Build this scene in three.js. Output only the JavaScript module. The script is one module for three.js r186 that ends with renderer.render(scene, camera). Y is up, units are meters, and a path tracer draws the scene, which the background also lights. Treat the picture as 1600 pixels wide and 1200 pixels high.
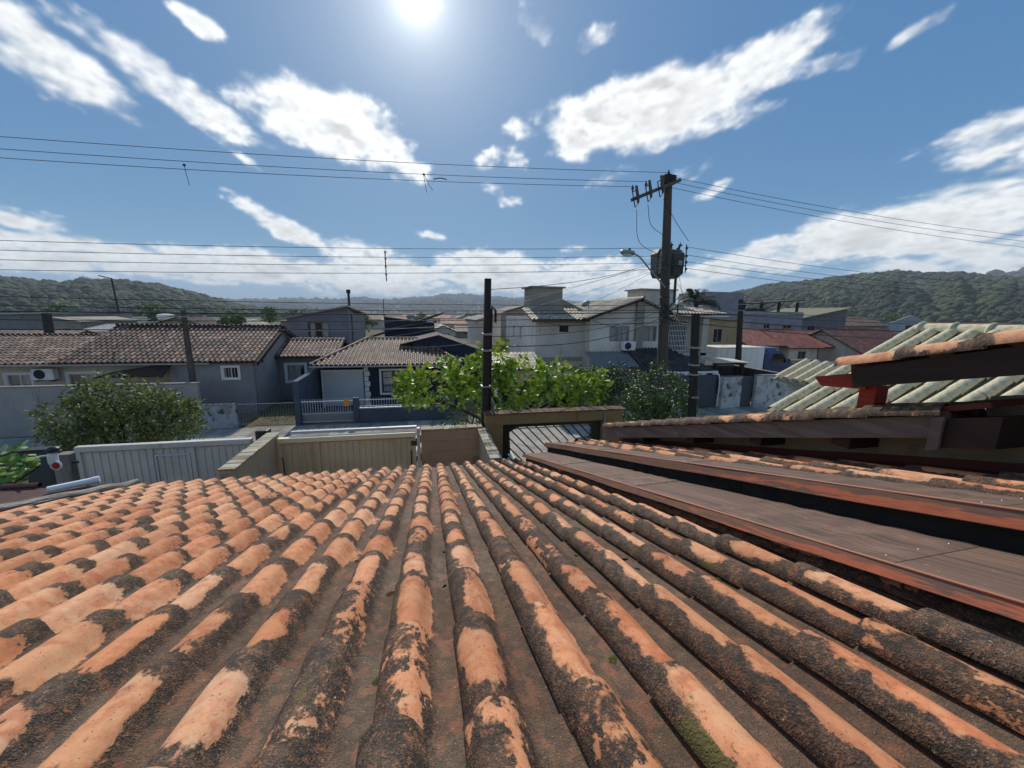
import * as THREE from 'three';
import { mergeGeometries, mergeVertices, toCreasedNormals } from 'three/addons/utils/BufferGeometryUtils.js';
import { RoundedBoxGeometry } from 'three/addons/geometries/RoundedBoxGeometry.js';

// ---------------------------------------------------------------- camera, exposure
const scene = new THREE.Scene();
const EYE = 4.8;
const camera = new THREE.PerspectiveCamera(90, 4 / 3, 0.05, 9000);
camera.rotation.order = 'YXZ';
camera.position.set(0, EYE, 0);
camera.rotation.set(THREE.MathUtils.degToRad(-10.4), THREE.MathUtils.degToRad(-12.2), THREE.MathUtils.degToRad(0.8));
const renderer = new THREE.WebGLRenderer({ antialias: true });
renderer.toneMapping = THREE.LinearToneMapping;
renderer.toneMappingExposure = 1.3;
renderer.shadowMap.enabled = true;

// ---------------------------------------------------------------- seeded random numbers and noise
function rngFrom(seed) { let a = seed >>> 0; return () => { a = (a + 0x6D2B79F5) | 0; let t = Math.imul(a ^ (a >>> 15), 1 | a); t = (t + Math.imul(t ^ (t >>> 7), 61 | t)) ^ t; return ((t ^ (t >>> 14)) >>> 0) / 4294967296; }; }
const rnd = rngFrom(20240611);
const rr = (a, b) => a + (b - a) * rnd();
const pick = a => a[Math.floor(rnd() * a.length)];
const LAT = new Float32Array(65536); { const r = rngFrom(77); for (let i = 0; i < 65536; i++) LAT[i] = r(); }
function vn(x, y, per = 256) {           // value noise, lattice repeats every `per`
  let xi = Math.floor(x), yi = Math.floor(y); let fx = x - xi, fy = y - yi;
  fx = fx * fx * (3 - 2 * fx); fy = fy * fy * (3 - 2 * fy);
  const x0 = ((xi % per) + per) % per, y0 = ((yi % per) + per) % per, x1 = (x0 + 1) % per, y1 = (y0 + 1) % per;
  const a = LAT[(y0 & 255) * 256 + (x0 & 255)], b = LAT[(y0 & 255) * 256 + (x1 & 255)], c = LAT[(y1 & 255) * 256 + (x0 & 255)], d = LAT[(y1 & 255) * 256 + (x1 & 255)];
  return a + (b - a) * fx + (c - a) * fy + (a - b - c + d) * fx * fy;
}
function fbm(x, y, oct = 4, per = 256, gain = 0.5) { let s = 0, a = 1, n = 0; for (let i = 0; i < oct; i++) { s += a * vn(x + i * 17.3 * (per > 255 ? 1 : 0), y + i * 9.1 * (per > 255 ? 1 : 0), per); n += a; a *= gain; x *= 2; y *= 2; per = Math.min(256, per * 2); } return s / n; }
const ss = (a, b, x) => { const t = Math.min(1, Math.max(0, (x - a) / (b - a))); return t * t * (3 - 2 * t); };
const mix = (a, b, t) => a + (b - a) * t;
const rad = THREE.MathUtils.degToRad;

// ---------------------------------------------------------------- sky: air and clouds, by bearing and height angle (degrees)
const SUN = new THREE.Vector3(-0.0082, 0.5622, -0.827).normalize();
{
  const W = 2048, Hh = 1024, data = new Float32Array(W * Hh * 4);
  // cloud banks: bearing, height, half length, half height, tilt (degrees), weight
  const banks = [
    [-37, 21.6, 8.5, 2.2, -22, 1], [-26.5, 21.6, 7.6, 1.9, -20, 1], [-11.5, 22.1, 8.4, 3.5, -6, 1.2], [-4.5, 20.2, 4.6, 2.6, -35, 1], 
    [28.5, 24, 12.5, 4.1, 6, 1.2], [40, 25.9, 9, 2.4, 12, 0.85], [21, 22.3, 5, 2.2, -12, 1], [34, 21.6, 9, 1.6, 8, .9],
    [-16.5, 9.6, 6, 1.3, -26, 1.1], [-8, 7.4, 6, 1.7, -10, 1.05],
    [-38, 4.9, 13, 1.9, 0, 1.05], [-22, 5.0, 11, 2.2, 0, 1.08], [-6, 4.6, 11, 2.9, 0, 1.1], [9, 5.8, 9.5, 2.9, -4, 1.1], [22, 5.0, 10, 2.8, 4, 1.04], [31, 3.6, 9, 2.4, 0, .95],
    [40, 6, 7, 2.2, 14, .95], [48, 8.3, 9, 2.6, 16, 1.06], [58, 9.2, 11, 3.1, 8, 1.1], [62, 5.6, 10, 2.2, 4, .95],
    [-38.6, 7.6, 4.2, 1, -10, .85], [60, 15.8, 4.6, 2.1, 12, .8], [64.5, 13.8, 5, 1.4, 16, .8],
    [-23, 27.2, 1.9, 0.9, -20, .72], [14.6, 33, 3, 1.6, -30, .74], [13, 23, 2, 1.2, 0, .74], [8, 19.6, 2.3, .9, 30, .7], [48.4, 25.2, 2, .9, 10, .7], [54, 25.3, 2, .7, 14, .66], [38, 15, 2.4, .8, 14, .68], [35.5, 17.4, 2.6, 1, 20, .74], [12, 15.4, 2, .6, 0, .62], [1, 10.2, 2.4, .5, 0, .6], [-20, 16.6, 2, .6, -20, .66], [22, 31, 3, .9, 20, .62], [12, 20, 2.2, 1.2, 0, .7], [10, 16.5, 1.8, .8, 0, .62], [1, 33.5, 1.6, .8, 0, .62], [20, 8.5, 3, .6, 10, .6], [26, 18, 4, 1.1, 12, .74],
  ];
  const r = rngFrom(5);
  for (let i = 0; i < 46; i++) {          // the same kind of sky goes on all round
    const az = 78 + r() * 232, el = 4 + Math.pow(r(), 1.4) * 52;
    banks.push([az > 180 ? az - 360 : az, el, 4 + r() * 9, 1.2 + r() * 2.6, -18 + r() * 36, .8 + r() * .3]);
  }
  for (let i = 0; i < 8; i++) banks.push([-70 + r() * 140, 44 + r() * 40, 5 + r() * 8, 2 + r() * 3, -30 + r() * 60, .8 + r() * .25]);
  for (let i = 0; i < 26; i++) banks.push([70 + i * 8.5 > 180 ? 70 + i * 8.5 - 360 : 70 + i * 8.5, 4 + r() * 3, 8 + r() * 5, 1.4 + r() * 1.2, 0, .95]);
  const B = banks.map(b => ({ az: b[0], el: b[1], l: b[2], h: b[3], c: Math.cos(rad(b[4])), s: Math.sin(rad(b[4])), w: b[5] }));
  for (let j = 0; j < Hh; j++) {
    const el = ((j + 0.5) / Hh - 0.5) * 180, ce = Math.cos(rad(el));
    const near = B.filter(b => Math.abs(el - b.el) < b.h * 2.2 + b.l * Math.abs(b.s) * 1.6 + 1);
    for (let i = 0; i < W; i++) {
      const th = ((i + 0.5) / W - 0.5) * 2 * Math.PI;             // three.js: u = atan2(z, x) / 2pi + 0.5
      const dx = Math.cos(th) * ce, dz = Math.sin(th) * ce, dy = Math.sin(rad(el));
      const az = Math.atan2(dx, -dz) * 180 / Math.PI;
      const cosS = dx * SUN.x + dy * SUN.y + dz * SUN.z, ang = Math.acos(Math.min(1, Math.max(-1, cosS))) * 180 / Math.PI;
      const e = Math.max(0, el);
      // clear air
      const t = Math.exp(-e / 11), tt = Math.exp(-e / 4);
      let R = mix(0.040, 0.16, t) + 0.18 * tt, G = mix(0.145, 0.36, t) + 0.18 * tt, Bl = mix(0.335, 0.55, t) + 0.14 * tt;
      const gl = Math.exp(-ang / 8) * 0.30 + Math.exp(-ang / 22) * 0.15;       // bright air round the sun
      R += gl * 1.0; G += gl * 0.93; Bl += gl * 0.74;
      const core = 1.5 * Math.exp(-ang / .9) + .5 * Math.exp(-ang / 3.2);
      R += core; G += core; Bl += core * .97;
      if (el > -1.5) {
        let d = 0;
        const wx = (fbm(az * 0.28 + 40, el * 0.5 + 9, 3) - .5) * 5, wy = (fbm(az * 0.28 + 3, el * 0.5 + 70, 3) - .5) * 2.4;
        for (const b of near) {
          let da = az - b.az; if (da > 180) da -= 360; if (da < -180) da += 360;
          da = da * Math.max(.35, Math.cos(rad(el))) * 1.06 + wx * .7; const de = el - b.el + wy * .6;
          const u = (da * b.c + de * b.s) / b.l, v = (-da * b.s + de * b.c) / b.h, q = 1 - (u * u + v * v);
          if (q > -1.2) d = Math.max(d, (Math.min(q, .7) * .75 + .56) * b.w);
        }
        if (d > 0) {
          const kp = 1 / (Math.max(0, dy) + .13), px = dx * kp, pz = dz * kp;      // streaks lie along the wind, on the cloud level
          const n = fbm(px * 6.2 + 60, pz * 4.4 + 80, 6, 256, .58), f = fbm(px * 30 + 90, pz * 22 + 40, 5, 256, .66);
          const den = d + (n - .5) * 1.45 + (f - .5) * .95 * (1.25 - Math.min(1, d));
          const a = ss(.36, 1.0, den) * (.4 + .6 * ss(.42, 1.1, den));
          const thick = ss(.95, 1.6, den + (f - .5) * .3) * ss(.42, .66, fbm(az * .3 + 90, el * .75 + 20, 4) + .05 + (f - .5) * .3);
          const nearSun = Math.exp(-ang / 16);
          let c = mix(0.80, 0.42, thick * .8) * (1 + nearSun * .4) + (f - .5) * .5 + (n - .5) * .1;
          c = Math.max(.26, c); const low = Math.exp(-e / 5);
          R = mix(R, c * mix(.98, .86, low), a * .96); G = mix(G, c * mix(1, .92, low), a * .96); Bl = mix(Bl, c * mix(1.0, .94, low), a * .96);
        }
      } 
      if (el < 0) { const k = ss(0, -6, el); R = mix(R, .16, k); G = mix(G, .17, k); Bl = mix(Bl, .17, k); }
      const o = (j * W + i) * 4; data[o] = R; data[o + 1] = G; data[o + 2] = Bl; data[o + 3] = 1;
    }
  }
  const sky = new THREE.DataTexture(data, W, Hh, THREE.RGBAFormat, THREE.FloatType);
  sky.mapping = THREE.EquirectangularReflectionMapping; sky.magFilter = THREE.LinearFilter; sky.minFilter = THREE.LinearFilter; sky.needsUpdate = true;
  scene.background = sky; scene.environment = sky;
}
const sun = new THREE.DirectionalLight(new THREE.Color(1, 0.92, 0.80), 3.1);
sun.position.copy(SUN).multiplyScalar(120); sun.target.position.set(0, 0, -12);
sun.castShadow = true; sun.shadow.mapSize.set(4096, 4096); sun.shadow.radius = 1;
Object.assign(sun.shadow.camera, { left: -70, right: 90, top: 70, bottom: -60, near: 1, far: 400 });
scene.add(sun, sun.target);
scene.fog = new THREE.FogExp2(new THREE.Color(0.62, 0.70, 0.80), 0.00034);

// ---------------------------------------------------------------- builders
const taken = {};
const numbered = n => { taken[n] = (taken[n] ?? -1) + 1; return taken[n] ? `${n}_${String(taken[n]).padStart(3, '0')}` : n; };
const V3 = (x, y, z) => new THREE.Vector3(x, y, z);
function shadow(o) { o.castShadow = true; o.receiveShadow = true; return o; }
function thing(name, label, category, pos = [0, 0, 0], group, turn = 0) {
  const o = new THREE.Group(); o.name = numbered(name); o.position.set(...pos); o.rotation.y = turn;
  o.userData = { label, category }; if (group) o.userData.group = group; scene.add(o); return o;
}
function worldPos(o) { const p = V3(0, 0, 0); while (o && o !== scene) { p.add(o.position); o = o.parent; } return p; }
// geometry given in world metres (parent not turned): moved into the parent's frame
function part(parent, name, geo, mat, extra) {
  const p = worldPos(parent); geo.translate(-p.x, -p.y, -p.z);
  const m = shadow(new THREE.Mesh(geo, mat)); m.name = name; if (extra) m.userData = extra; parent.add(m); return m;
}
// geometry in its own frame, shared between pieces: placed at a world point
function piece(parent, name, geo, mat, x, y, z, rx = 0, ry = 0, rz = 0) {
  const p = worldPos(parent); const m = shadow(new THREE.Mesh(geo, mat)); m.name = name;
  m.position.set(x - p.x, y - p.y, z - p.z); m.rotation.set(rx, ry, rz); parent.add(m); return m;
}
// geometry in the thing's own frame
function local(parent, name, geo, mat) { const m = shadow(new THREE.Mesh(geo, mat)); m.name = name; parent.add(m); return m; }
function single(name, label, category, geo, mat, group, at) {
  const m = shadow(new THREE.Mesh(geo, mat)); m.name = numbered(name);
  if (at) { geo.translate(-at[0], -at[1], -at[2]); m.position.set(...at); }
  m.userData = { label, category }; if (group) m.userData.group = group; scene.add(m); return m;
}
function structure(name, label, geo, mat) { const m = shadow(new THREE.Mesh(geo, mat)); m.name = numbered(name); m.userData = { kind: 'structure', label, category: name.split('_').pop() }; scene.add(m); return m; }
function boxUV(g, s = 1, rot = false) {                     // uv in metres by the way each face points
  if (g.index) g = g.toNonIndexed();
  const p = g.attributes.position, n = g.attributes.normal, uv = new Float32Array(p.count * 2);
  for (let i = 0; i < p.count; i++) {
    const ax = Math.abs(n.getX(i)), ay = Math.abs(n.getY(i)), az = Math.abs(n.getZ(i)); let u, v;
    if (ay > ax && ay > az) { u = p.getX(i); v = p.getZ(i); } else if (ax > az) { u = p.getZ(i); v = p.getY(i); } else { u = p.getX(i); v = p.getY(i); }
    uv[i * 2] = (rot ? v : u) / s; uv[i * 2 + 1] = (rot ? u : v) / s;
  }
  g.setAttribute('uv', new THREE.BufferAttribute(uv, 2)); return g;
}
function Bx(x0, x1, y0, y1, z0, z1, s = 1) { const g = new THREE.BoxGeometry(Math.abs(x1 - x0), Math.abs(y1 - y0), Math.abs(z1 - z0)); g.translate((x0 + x1) / 2, (y0 + y1) / 2, (z0 + z1) / 2); return boxUV(g, s); }
function Rb(x0, x1, y0, y1, z0, z1, r = .02, s = 1) { const g = new RoundedBoxGeometry(Math.abs(x1 - x0), Math.abs(y1 - y0), Math.abs(z1 - z0), 2, r); g.translate((x0 + x1) / 2, (y0 + y1) / 2, (z0 + z1) / 2); return boxUV(g, s); }
function plate(pts, z0, z1, holes = [], s = 1) {            // polygon in x,y with rectangular openings, from z0 to z1
  const sh = new THREE.Shape(pts.map(p => new THREE.Vector2(p[0], p[1])));
  for (const [a, b, c, d] of holes) sh.holes.push(new THREE.Path([[a, c], [a, d], [b, d], [b, c]].map(p => new THREE.Vector2(p[0], p[1]))));
  const g = new THREE.ExtrudeGeometry(sh, { depth: Math.abs(z1 - z0), bevelEnabled: false }); g.translate(0, 0, Math.min(z0, z1)); return boxUV(g, s);
}
function sidePlate(pts, x0, x1, holes = [], s = 1) {        // polygon in z,y, from x0 to x1
  const g = plate(pts.map(p => [-p[0], p[1]]), 0, Math.abs(x1 - x0), holes.map(h => [-h[1], -h[0], h[2], h[3]]), s); g.rotateY(Math.PI / 2); g.translate(Math.min(x0, x1), 0, 0); return boxUV(g, s);
}
function slab(a, b, c, d, t = .08, s = 1) {                 // four corners (top face, anticlockwise from above) thickened downwards
  const P = [a, b, c, d].map(p => V3(...p)), n = V3().subVectors(P[1], P[0]).cross(V3().subVectors(P[3], P[0])).normalize(); if (n.y < 0) n.negate();
  const Q = P.map(p => p.clone().addScaledVector(n, -t)), pos = [];
  const quad = (p, q, r2, s2) => { for (const v of [p, q, r2, p, r2, s2]) pos.push(v.x, v.y, v.z); };
  quad(P[0], P[1], P[2], P[3]); quad(Q[3], Q[2], Q[1], Q[0]);
  for (let i = 0; i < 4; i++) { const j = (i + 1) % 4; quad(P[j], P[i], Q[i], Q[j]); }
  const g = new THREE.BufferGeometry(); g.setAttribute('position', new THREE.Float32BufferAttribute(pos, 3)); g.computeVertexNormals(); return boxUV(g, s);
}
function tube(pts, r, seg = 24, rs = 6, closed = false) { return new THREE.TubeGeometry(new THREE.CatmullRomCurve3(pts.map(p => V3(...p))), seg, r, rs, closed); }
function rod(a, b, r0, r1 = r0, rs = 8) {
  const A = V3(...a), D = V3(...b).sub(A), L = D.length(); const g = new THREE.CylinderGeometry(r1, r0, L, rs); g.translate(0, L / 2, 0);
  g.applyQuaternion(new THREE.Quaternion().setFromUnitVectors(V3(0, 1, 0), D.normalize())); g.translate(A.x, A.y, A.z); return g;
}
const merge = l => mergeGeometries(l.map(g => { let q = g.index ? g.toNonIndexed() : g; for (const k of Object.keys(q.attributes)) if (!['position', 'normal', 'uv'].includes(k)) q.deleteAttribute(k); return q; }));

// ---------------------------------------------------------------- surface maps (what things are made of)
function tex(size, fn, srgb = true, sy = size) {
  const d = new Uint8Array(size * sy * 4);
  for (let j = 0; j < sy; j++) for (let i = 0; i < size; i++) { const c = fn(i / size, j / sy); const o = (j * size + i) * 4; if (typeof c === 'number') { d[o] = d[o + 1] = d[o + 2] = Math.max(0, Math.min(255, c * 255)); } else for (let k = 0; k < 3; k++) d[o + k] = Math.max(0, Math.min(255, c[k] * 255)); d[o + 3] = 255; }
  const t = new THREE.DataTexture(d, size, sy, THREE.RGBAFormat); t.wrapS = t.wrapT = THREE.RepeatWrapping; t.magFilter = THREE.LinearFilter; t.minFilter = THREE.LinearMipmapLinearFilter; t.generateMipmaps = true; t.anisotropy = 8;
  if (srgb) t.colorSpace = THREE.SRGBColorSpace; t.needsUpdate = true; return t;
}
const rep = (t, k) => { const c = t.clone(); c.repeat.set(k, k); c.needsUpdate = true; return c; };
// render with weather streaks and patches, repeat 4 m
const tPlaster = rep(tex(512, (u, v) => { const p = fbm(u * 6, v * 6, 5, 6), q = fbm(u * 64, v * 64, 2, 64), st = fbm(u * 40, v * 3, 3, 40); return .80 + .16 * p + .05 * (q - .5) - .10 * ss(.62, .8, st) * ss(.4, .7, fbm(u * 5 , v * 5, 2, 5)); }), .25);
// old render with mould blotches and runs, repeat 3 m
const tMould = rep(tex(1024, (u, v) => { const p = fbm(u * 18, v * 14, 6, 18, .62), st = fbm(u * 90, v * 5, 4, 90), big = fbm(u * 4, v * 4, 3, 4), f = fbm(u * 140, v * 140, 2, 140); const m = ss(.62, .76, p * .8 + big * .3) * .4 + ss(.56, .8, st) * .24 * ss(.4, .65, big) + ss(.5, .7, fbm(u * 7, v * 7, 4, 7)) * .14; return Math.max(.14, .93 - m * (0.7 + .6 * f) - .06 * (1 - p)); }), .333);
const tConcrete = rep(tex(512, (u, v) => { const p = fbm(u * 7, v * 7, 5, 7), q = fbm(u * 128, v * 128, 2, 128); return .66 + .22 * p + .16 * (q - .5) - .1 * ss(.6, .75, fbm(u * 24, v * 3, 3, 24)); }), .5);
const tAsphalt = rep(tex(512, (u, v) => { const p = fbm(u * 5, v * 5, 4, 5), q = fbm(u * 170, v * 170, 1, 170); return .6 + .25 * p + .3 * (q - .5); }), .4);
const tWood = rep(tex(512, (u, v) => { const w = fbm(u * 3, v * 3, 3, 3) * .5, g = fbm(u * 4 , v * 60 + w * 6, 4, 64), k = fbm(u * 2, v * 24, 3, 24); return .55 + .3 * g + .22 * (k - .5); }), .8);
const tSoil = rep(tex(512, (u, v) => { const p = fbm(u * 10, v * 10, 5, 10), q = fbm(u * 100, v * 100, 2, 100); return .55 + .35 * p + .25 * (q - .5); }), .33);
const bFine = rep(tex(256, (u, v) => fbm(u * 32, v * 32, 4, 32), false), 1.2);
function M(color, roughness = .85, o = {}) { const m = new THREE.MeshStandardMaterial({ color, roughness, ...o }); return m; }
const P = (c, o = {}) => M(c, .9, { map: tPlaster, bumpMap: bFine, bumpScale: .004, ...o });
const mould = c => M(c, .92, { map: tMould, bumpMap: bFine, bumpScale: .005 });
const mat = {
  creamWall: P(0xd6cdbc), greyWall: P(0xb2afaa), slateWall: P(0x868889), navy: P(0x1d2c44), navyFence: P(0x495768), white: P(0xf0eade), offWhite: P(0xd3cec2), paleGrey: P(0xd9d3c8), tankGrey: P(0xa39d90),
  lilacGrey: P(0x868592), sideGrey: P(0x84898f), tan: P(0xcdb692), tanBlock: P(0xc4a683), ochre: P(0x9c7440), olive: P(0x8f8a70), yellowWall: P(0xab9a72), pinkWall: P(0xb8a9a2), blueWall: P(0xa9b0b4),
  mouldWhite: mould(0xd6d3cc), mouldGrey: P(0xa8a6a4), mouldBlock: mould(0x4a4640),
  concrete: M(0xa39f97, .95, { map: tConcrete, bumpMap: bFine, bumpScale: .006 }), pole: M(0x6b6156, .95, { map: tConcrete, bumpMap: bFine, bumpScale: .006 }), postDark: M(0x3f3a34, .95, { map: tConcrete }),
  asphalt: M(0xd2ccc0, .96, { map: tAsphalt }), pavement: M(0xcfc8ba, .95, { map: tConcrete, bumpMap: bFine, bumpScale: .006 }), soil: M(0xa08e70, 1, { map: tSoil }), field: M(0x55603c, 1, { map: tSoil }), concreteYard: M(0xb8b2a6, .95, { map: tConcrete }),
  woodGrey: M(0x8c8178, .85, { map: tWood, bumpMap: tWood, bumpScale: .004 }), woodDark: M(0x3a2418, .75, { map: tWood, bumpMap: tWood, bumpScale: .004 }), redPaint: M(0xc23a18, .6, { map: tWood }), redPaintDark: M(0x6e2416, .7, { map: tConcrete }),
  whiteMetal: M(0xc3c9cd, .45), creamMetal: M(0xbfae8c, .5), blackMetal: M(0x14161a, .5), greyMetal: M(0x8b9094, .45, { metalness: .5 }), galv: M(0x9aa0a3, .4, { metalness: .7 }), darkMetal: M(0x33363a, .55, { metalness: .3 }), gateDark: M(0x40444c, .6), whiteTrim: M(0xdedede, .5), railGrey: M(0x98a4b2, .5),
  glass: new THREE.MeshPhysicalMaterial({ color: 0x10151a, roughness: .06, metalness: 0, ior: 1.5 }), curtain: M(0xa9adaf, .95), dark: M(0x0d0d0e, .9), wire: M(0x17181a, .6), wireGrey: M(0x5a5f64, .6), greenFrame: M(0x5a6b4a, .7), woodFrame: M(0x3a2016, .6),
  ceramic: M(0x3b2a22, .3), lampGlass: M(0xcfd2cc, .35), chrome: M(0xb5b8bb, .25, { metalness: .9 }), rubber: M(0x161616, .9), orange: M(0xd08a2c, .7), red: M(0xb0121a, .4), blueTruck: M(0x20355e, .3), truckWhite: M(0xe6e2d8, .6), tarp: M(0x4f6a96, .35),
};
// ---------------------------------------------------------------- ground, street, hills
function flat(x0, x1, z0, z1, y, s = 1) { const g = new THREE.PlaneGeometry(x1 - x0, z1 - z0, 1, 1); g.rotateX(-Math.PI / 2); g.translate((x0 + x1) / 2, y, (z0 + z1) / 2); return boxUV(g, s); }
structure('ground', 'flat grassy earth reaching out to the hills', flat(-4000, 4000, -4500, 600, -0.12), mat.field);
structure('yard_ground', 'concrete yard between the house and its gate', Bx(-3, 4.6, -.1, 0, -7.7, 9), mat.concreteYard);
structure('yard_ground', 'concrete yard behind the white gate', Bx(-14, -3, -.1, -.004, -7.7, 9), mat.concreteYard);
structure('road', 'sunlit paved street in front of the gates', Bx(-60, 70, -.14, -.02, -15.3, -9.2), mat.asphalt);
structure('road', 'side street running back past the parked truck', Bx(20.6, 27.4, -.135, -.016, -90, -15.2), mat.asphalt);
function pavement(name, label, x0, x1, z0, z1) {
  const o = thing(name, label, 'pavement', [(x0 + x1) / 2, -.14, (z0 + z1) / 2]); o.userData.kind = 'structure';
  const kerbZ = Math.abs(z0 + 12.25) < Math.abs(z1 + 12.25) ? z0 : z1;     // the edge towards the road
  const inner = kerbZ === z0 ? z1 : z0, d = Math.sign(inner - kerbZ);
  part(o, 'bed', Bx(x0, x1, -.14, -.035, Math.min(z0, z1), Math.max(z0, z1)), mat.concreteYard);
  const variants = [mat.pavement, M(0xa8a297, .95, { map: tConcrete }), M(0xbcb6aa, .95, { map: tConcrete })];
  for (let x = x0; x < x1 - .05; x += 1.0) { const k = part(o, 'kerb_stone', Rb(x + .006, Math.min(x1, x + .994), -.135, .012 + rr(-.004, .004), Math.min(kerbZ, kerbZ + d * .14), Math.max(kerbZ, kerbZ + d * .14), .015), pick(variants)); }
  const w = Math.abs(inner - kerbZ) - .15, n = Math.max(1, Math.round(w / .9)), cw = w / n;
  for (let x = x0; x < x1 - .05; x += 1.0) for (let i = 0; i < n; i++) {
    const a = kerbZ + d * (.15 + i * cw + .006), b = kerbZ + d * (.15 + (i + 1) * cw - .006);
    part(o, 'paving_slab', Bx(x + .007, Math.min(x1, x + .993), -.034, rr(-.004, .004), Math.min(a, b), Math.max(a, b)), pick(variants));
  }
  return o;
}
pavement('pavement', 'concrete pavement along the near side of the street', -16, 12, -9.2, -7.95);
pavement('pavement', 'concrete pavement in front of the houses across the street', -16, 20.4, -15.3, -17.2);
structure('house_ground', 'bare earth under the houses across the street', Bx(-60, 20.4, -.13, -.02, -60, -17.2), mat.soil);
structure('house_ground', 'bare earth beside the far end of the street', Bx(27.6, 120, -.13, -.02, -80, -15.2), mat.soil);

function ridgeAt(tab, az) { if (az <= tab[0][0]) return tab[0][1]; for (let i = 1; i < tab.length; i++) if (az <= tab[i][0]) { const [a, b] = [tab[i - 1], tab[i]]; const t = (az - a[0]) / (b[0] - a[0]), q = t * t * (3 - 2 * t); return mix(a[1], b[1], .5 * t + .5 * q); } return tab[tab.length - 1][1]; }
function hillHeight(h, az, t) {           // t: 0 at the foot, 1 on the ridge, beyond 1 down the far side
  const el = Math.max(-.35, ridgeAt(h.tab, az)), top = Math.max(2, EYE + Math.tan(rad(el)) * h.R);
  const prof = t < 1 ? Math.pow(t, .8) * (1 - .12 * Math.sin(Math.PI * t)) : 1 - (t - 1) * .9;
  const ws = (fbm(az * .12 + h.seed, t * 1.5, 2) - .5) * 6, spur = (.5 - Math.abs(fbm(az * .22 + t * .9 + ws * .25 + h.seed, t * .8 + h.seed, 4) - .5) * 3.2) * .34 * Math.sin(Math.PI * Math.min(1, t));
  return top * Math.max(0, prof + spur);
}
function hill(h) {
  const na = Math.round((h.a1 - h.a0) * h.res), nt = 34, pos = [], idx = [];
  for (let i = 0; i <= na; i++) for (let j = 0; j <= nt; j++) {
    const az = h.a0 + (h.a1 - h.a0) * i / na, t = j / nt * 1.4, d = h.R * mix(h.foot, 1, t);
    pos.push(Math.sin(rad(az)) * d, hillHeight(h, az, t) - 1 + (fbm(az * 3 + h.seed, t * 20, 3) - .5) * h.lump, -Math.cos(rad(az)) * d);
  }
  for (let i = 0; i < na; i++) for (let j = 0; j < nt; j++) { const a = i * (nt + 1) + j, b = a + nt + 1; idx.push(a, b, a + 1, b, b + 1, a + 1); }
  const g = new THREE.BufferGeometry(); g.setAttribute('position', new THREE.Float32BufferAttribute(pos, 3)); g.setIndex(idx); g.computeVertexNormals();
  structure('hill', h.label, boxUV(g, 60), M(h.color, 1, { map: tSoil }));
  if (!h.trees) return;
  let c = new THREE.IcosahedronGeometry(1, 1); c.deleteAttribute('uv'); c.deleteAttribute('normal'); c = mergeVertices(c); { const p = c.attributes.position; for (let i = 0; i < p.count; i++) { const v = V3(p.getX(i), p.getY(i), p.getZ(i)), k = .72 + .55 * vn(v.x * 2.1 + 9, v.y * 2.1 + v.z * 1.7 + 4); p.setXYZ(i, v.x * k, v.y * k * .82, v.z * k); } c.computeVertexNormals(); }
  const im = new THREE.InstancedMesh(c, M(0xffffff, 1), h.trees), m4 = new THREE.Matrix4(), q = new THREE.Quaternion(), col = new THREE.Color();
  for (let i = 0; i < h.trees; i++) {
    const az = rr(h.a0, h.a1), t = i % 6 === 0 ? rr(.94, 1.03) : Math.pow(rnd(), .85) * 1.02, d = h.R * mix(h.foot, 1, t), s = h.crown * (rnd() < .12 ? rr(1.2, 1.7) : rr(.45, 1.15)) * mix(.62, 1, Math.min(1, t));
    q.setFromEuler(new THREE.Euler(rr(-.3, .3), rr(0, 6.3), rr(-.3, .3)));
    m4.compose(V3(Math.sin(rad(az)) * d, hillHeight(h, az, t) + s * .25, -Math.cos(rad(az)) * d), q, V3(s * rr(.8, 1.2), s * rr(.8, 1.25), s * rr(.8, 1.2))); im.setMatrixAt(i, m4);
    const pz = ss(.3, .7, fbm(az * .5 + 7, t * 5, 4)), k = rr(.5, 1.35) * mix(.7, 1.2, fbm(az * 1.7, t * 13, 2)) * (rnd() < .04 ? 1.7 : 1); col.setRGB(mix(.026, .05, pz) * k, mix(.042, .07, pz) * k, mix(.02, .026, pz) * k); im.setColorAt(i, col);
  }
  shadow(im); im.name = numbered('forest'); im.userData = { kind: 'stuff', label: h.woods, category: 'forest' }; scene.add(im);
}
hill({ label: 'wooded hill behind the long house on the left', woods: 'dense green woodland on the left hill', color: 0x2f3826, R: 640, foot: .5, a0: -80, a1: -14, res: 2, seed: 3, lump: 6, trees: 28000, crown: 2.9,
  tab: [[-80, 3.4], [-60, 3], [-48, 2.6], [-44.8, 2.3], [-40.2, 2.3], [-39.5, 2.2], [-38.1, 2], [-36.5, 2], [-35.3, 2.4], [-33, 2.5], [-30.2, 2.3], [-27.1, 1.6], [-25.4, 1], [-22.4, .2], [-17.8, -.4]] });
hill({ label: 'low blue distant range behind the middle of town', woods: 'faint far woodland on the distant middle range', color: 0x39452f, R: 2600, foot: .55, a0: -40, a1: 50, res: 3, seed: 31, lump: 14, trees: 9000, crown: 11,
  tab: [[-40, .2], [-29.9, .5], [-25.4, .8], [-19.7, 1.05], [-16, 1.3], [-12, 1.25], [-9.3, 1.6], [-5.2, 1.4], [-.8, 1.9], [2.8, 2.35], [6.4, 2.3], [12, 1.9], [16.7, 1.8], [25.8, 1.3], [34.3, 1], [41.8, 1.1], [50, 1.2]] });
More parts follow.
